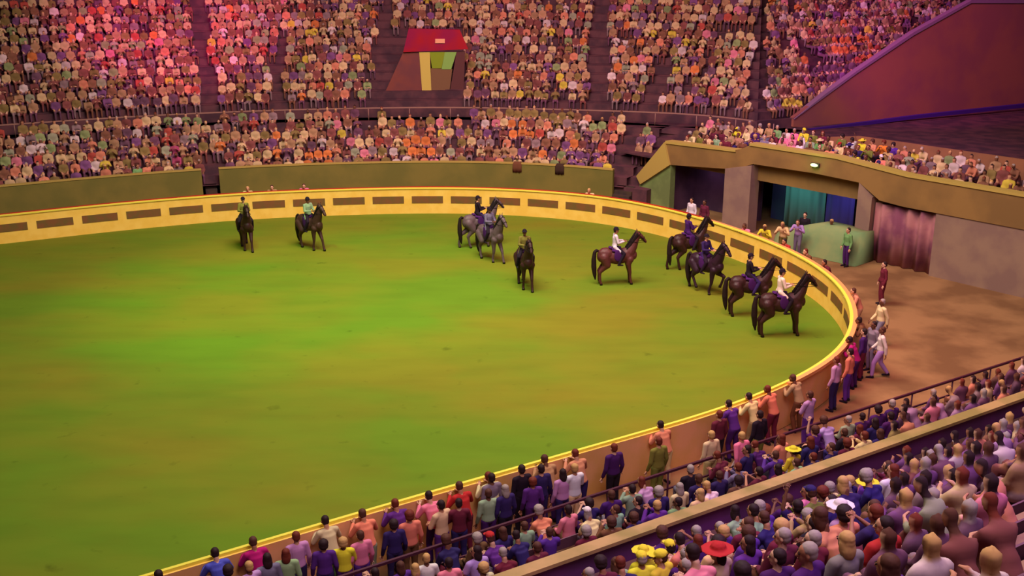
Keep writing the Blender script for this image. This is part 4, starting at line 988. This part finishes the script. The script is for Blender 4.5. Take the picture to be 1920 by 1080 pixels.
for p in ind:
    sc, x, y, z, face, text, colr, px, py, kind, lc, rc = p
    pose = R.choices(['seat', 'lean', 'clap', 'turned', 'raised'], [5, 2, 2, 3, .5])[0]
    if abs(px - 1500) < 16 and abs(py - 985) < 22: pose = 'raised'
    hats = ['sun', 'cap']
    for attempt in range(60):
        hair = R.choices(['dark', 'brown', 'grey', 'fair', 'auburn'], [5, 4, 2, 1.3, 1.5])[0]
        hat = R.choice(hats) if R.random() < .12 or colr == 'yellow' else None
        hatc = colr if colr == 'yellow' else R.choice(['yellow', 'cream', 'white', 'red', 'navy'])
        head = ('%s %s' % (hatc, {'sun': 'sunhat', 'cap': 'cap'}[hat])) if hat else hair + ' hair'
        if lc and rc: nb = 'between %s and %s' % (lc, rc)
        elif lc or rc: nb = 'row end beside %s' % (lc or rc)
        else: nb = 'alone'
        pw = {'seat': '', 'lean': 'leaning ', 'clap': 'clapping ', 'turned': '', 'raised': 'waving '}[pose]
        lab = '%sperson in %s, %s, %s, %s' % (pw, colr, head, text, nb)
        if lab not in used: break
        if attempt > 6: pose = R.choice(['seat', 'lean', 'clap', 'raised'])
    used.add(lab)
    person((x, y, z), face + R.uniform(-.25, .25), pose, colr, R.choice(['navy', 'black', 'maroon', 'grey', 'brown', 'purple']), hair, R.choice(['short', 'short', 'long', 'full']), hat, hatc,
           R.choice(['shirt', 'tee']), R.choice(['trousers', 'trousers', 'skirt']), R.uniform(.93, 1.04), label=lab, group={'near': 'spectators seated in the near stand', 'far': 'spectators seated in the far stand', 'deck': 'spectators seated above the gate'}[kind])
# the rest of the far crowd as one mass
def crowd_template(pose):
    j = POSES[pose]; bm = bmesh.new()
    bm_ell(bm, j['head'] + V((0, 0, .01)), (.105, .09, .13), None, 2); bm_limb(bm, [(j['neck'], .06), (j['head'], .05)])
    bm_ell(bm, j['chest'], (.13, .2, .18)); bm_ell(bm, j['waist'], (.12, .16, .14)); bm_ell(bm, j['pel'], (.14, .19, .12)); bm_limb(bm, [(j['sh'][0], .07), (j['sh'][1], .07)])
    for k in (0, 1):
        bm_limb(bm, [(j['sh'][k], .07), (j['el'][k], .055), (j['wr'][k], .045)]); bm_limb(bm, [(j['hip'][k], .1), (j['kn'][k], .075), (j['an'][k], .055)])
    me = fuse(bm, .058, 'crowd_template', 1)
    v = np.empty(len(me.vertices) * 3, 'f'); me.vertices.foreach_get('co', v); v = v.reshape(-1, 3)
    f = [tuple(p.vertices) for p in me.polygons]; bpy.data.meshes.remove(me)
    hd, wr = np.array(j['head']), [np.array(q) for q in j['wr']]
    zone = np.full(len(v), 1)
    isl = (v[:, 2] < .62) | ((v[:, 0] > .2) & (v[:, 2] < .64)); zone[isl] = 2
    for q in wr: zone[np.linalg.norm(v - q, axis=1) < .11] = 0
    hm = (v[:, 2] > hd[2] - .12) & (np.linalg.norm(v[:, :2] - hd[:2], axis=1) < .16); zone[hm] = 0
    zone[hm & ((v[:, 2] > hd[2] + .06) | (v[:, 0] < hd[0] - .02))] = 3
    return v, f, zone
TPL = [crowd_template(k) for k in ('seat', 'lean', 'clap', 'turned')]
VS, FS, CS, off = [], [], [], 0
for p in rest:
    v, f, zone = TPL[R.choices([0, 1, 2, 3], [5, 2, 2, 3])[0]]
    a = p[4] + R.uniform(-.3, .3); c, s = math.cos(a), math.sin(a); k = R.uniform(.92, 1.05)
    w_ = np.c_[v[:, 0] * c - v[:, 1] * s, v[:, 0] * s + v[:, 1] * c, v[:, 2]] * k + np.array([p[1] + R.uniform(-.06, .06), p[2] + R.uniform(-.1, .1), p[3] + R.uniform(-.06, .05)])
    j = R.uniform(.8, 1.15)
    pal = np.array([R.choice(SKINS), [q * j for q in MUTE[p[6]]], MUTE[R.choice(['navy', 'maroon', 'brown', 'grey', 'purple'])], HAIRS[R.choice(['dark', 'dark', 'brown', 'grey', 'fair', 'auburn'])]])
    VS.append(w_); CS.append(pal[zone]); FS += [tuple(i + off for i in q) for q in f]; off += len(v)
if VS:
    me = bpy.data.meshes.new('crowd'); me.from_pydata(np.concatenate(VS).tolist(), [], FS)
    at = me.color_attributes.new('tint', 'FLOAT_COLOR', 'POINT'); cc = np.concatenate(CS).astype('f'); cc[:, 3] = 1; at.data.foreach_set('color', cc.ravel())
    me.materials.append(TINT); me.shade_smooth()
    o = link('crowd', me); o['kind'] = 'stuff'; o['label'] = 'densely seated crowd in coloured clothes filling the far stand'; o['category'] = 'crowd'
print('people: single', n_single, 'individual seated', len(ind), 'in crowd', len(rest), 'smallest scale', ind[-1][0])
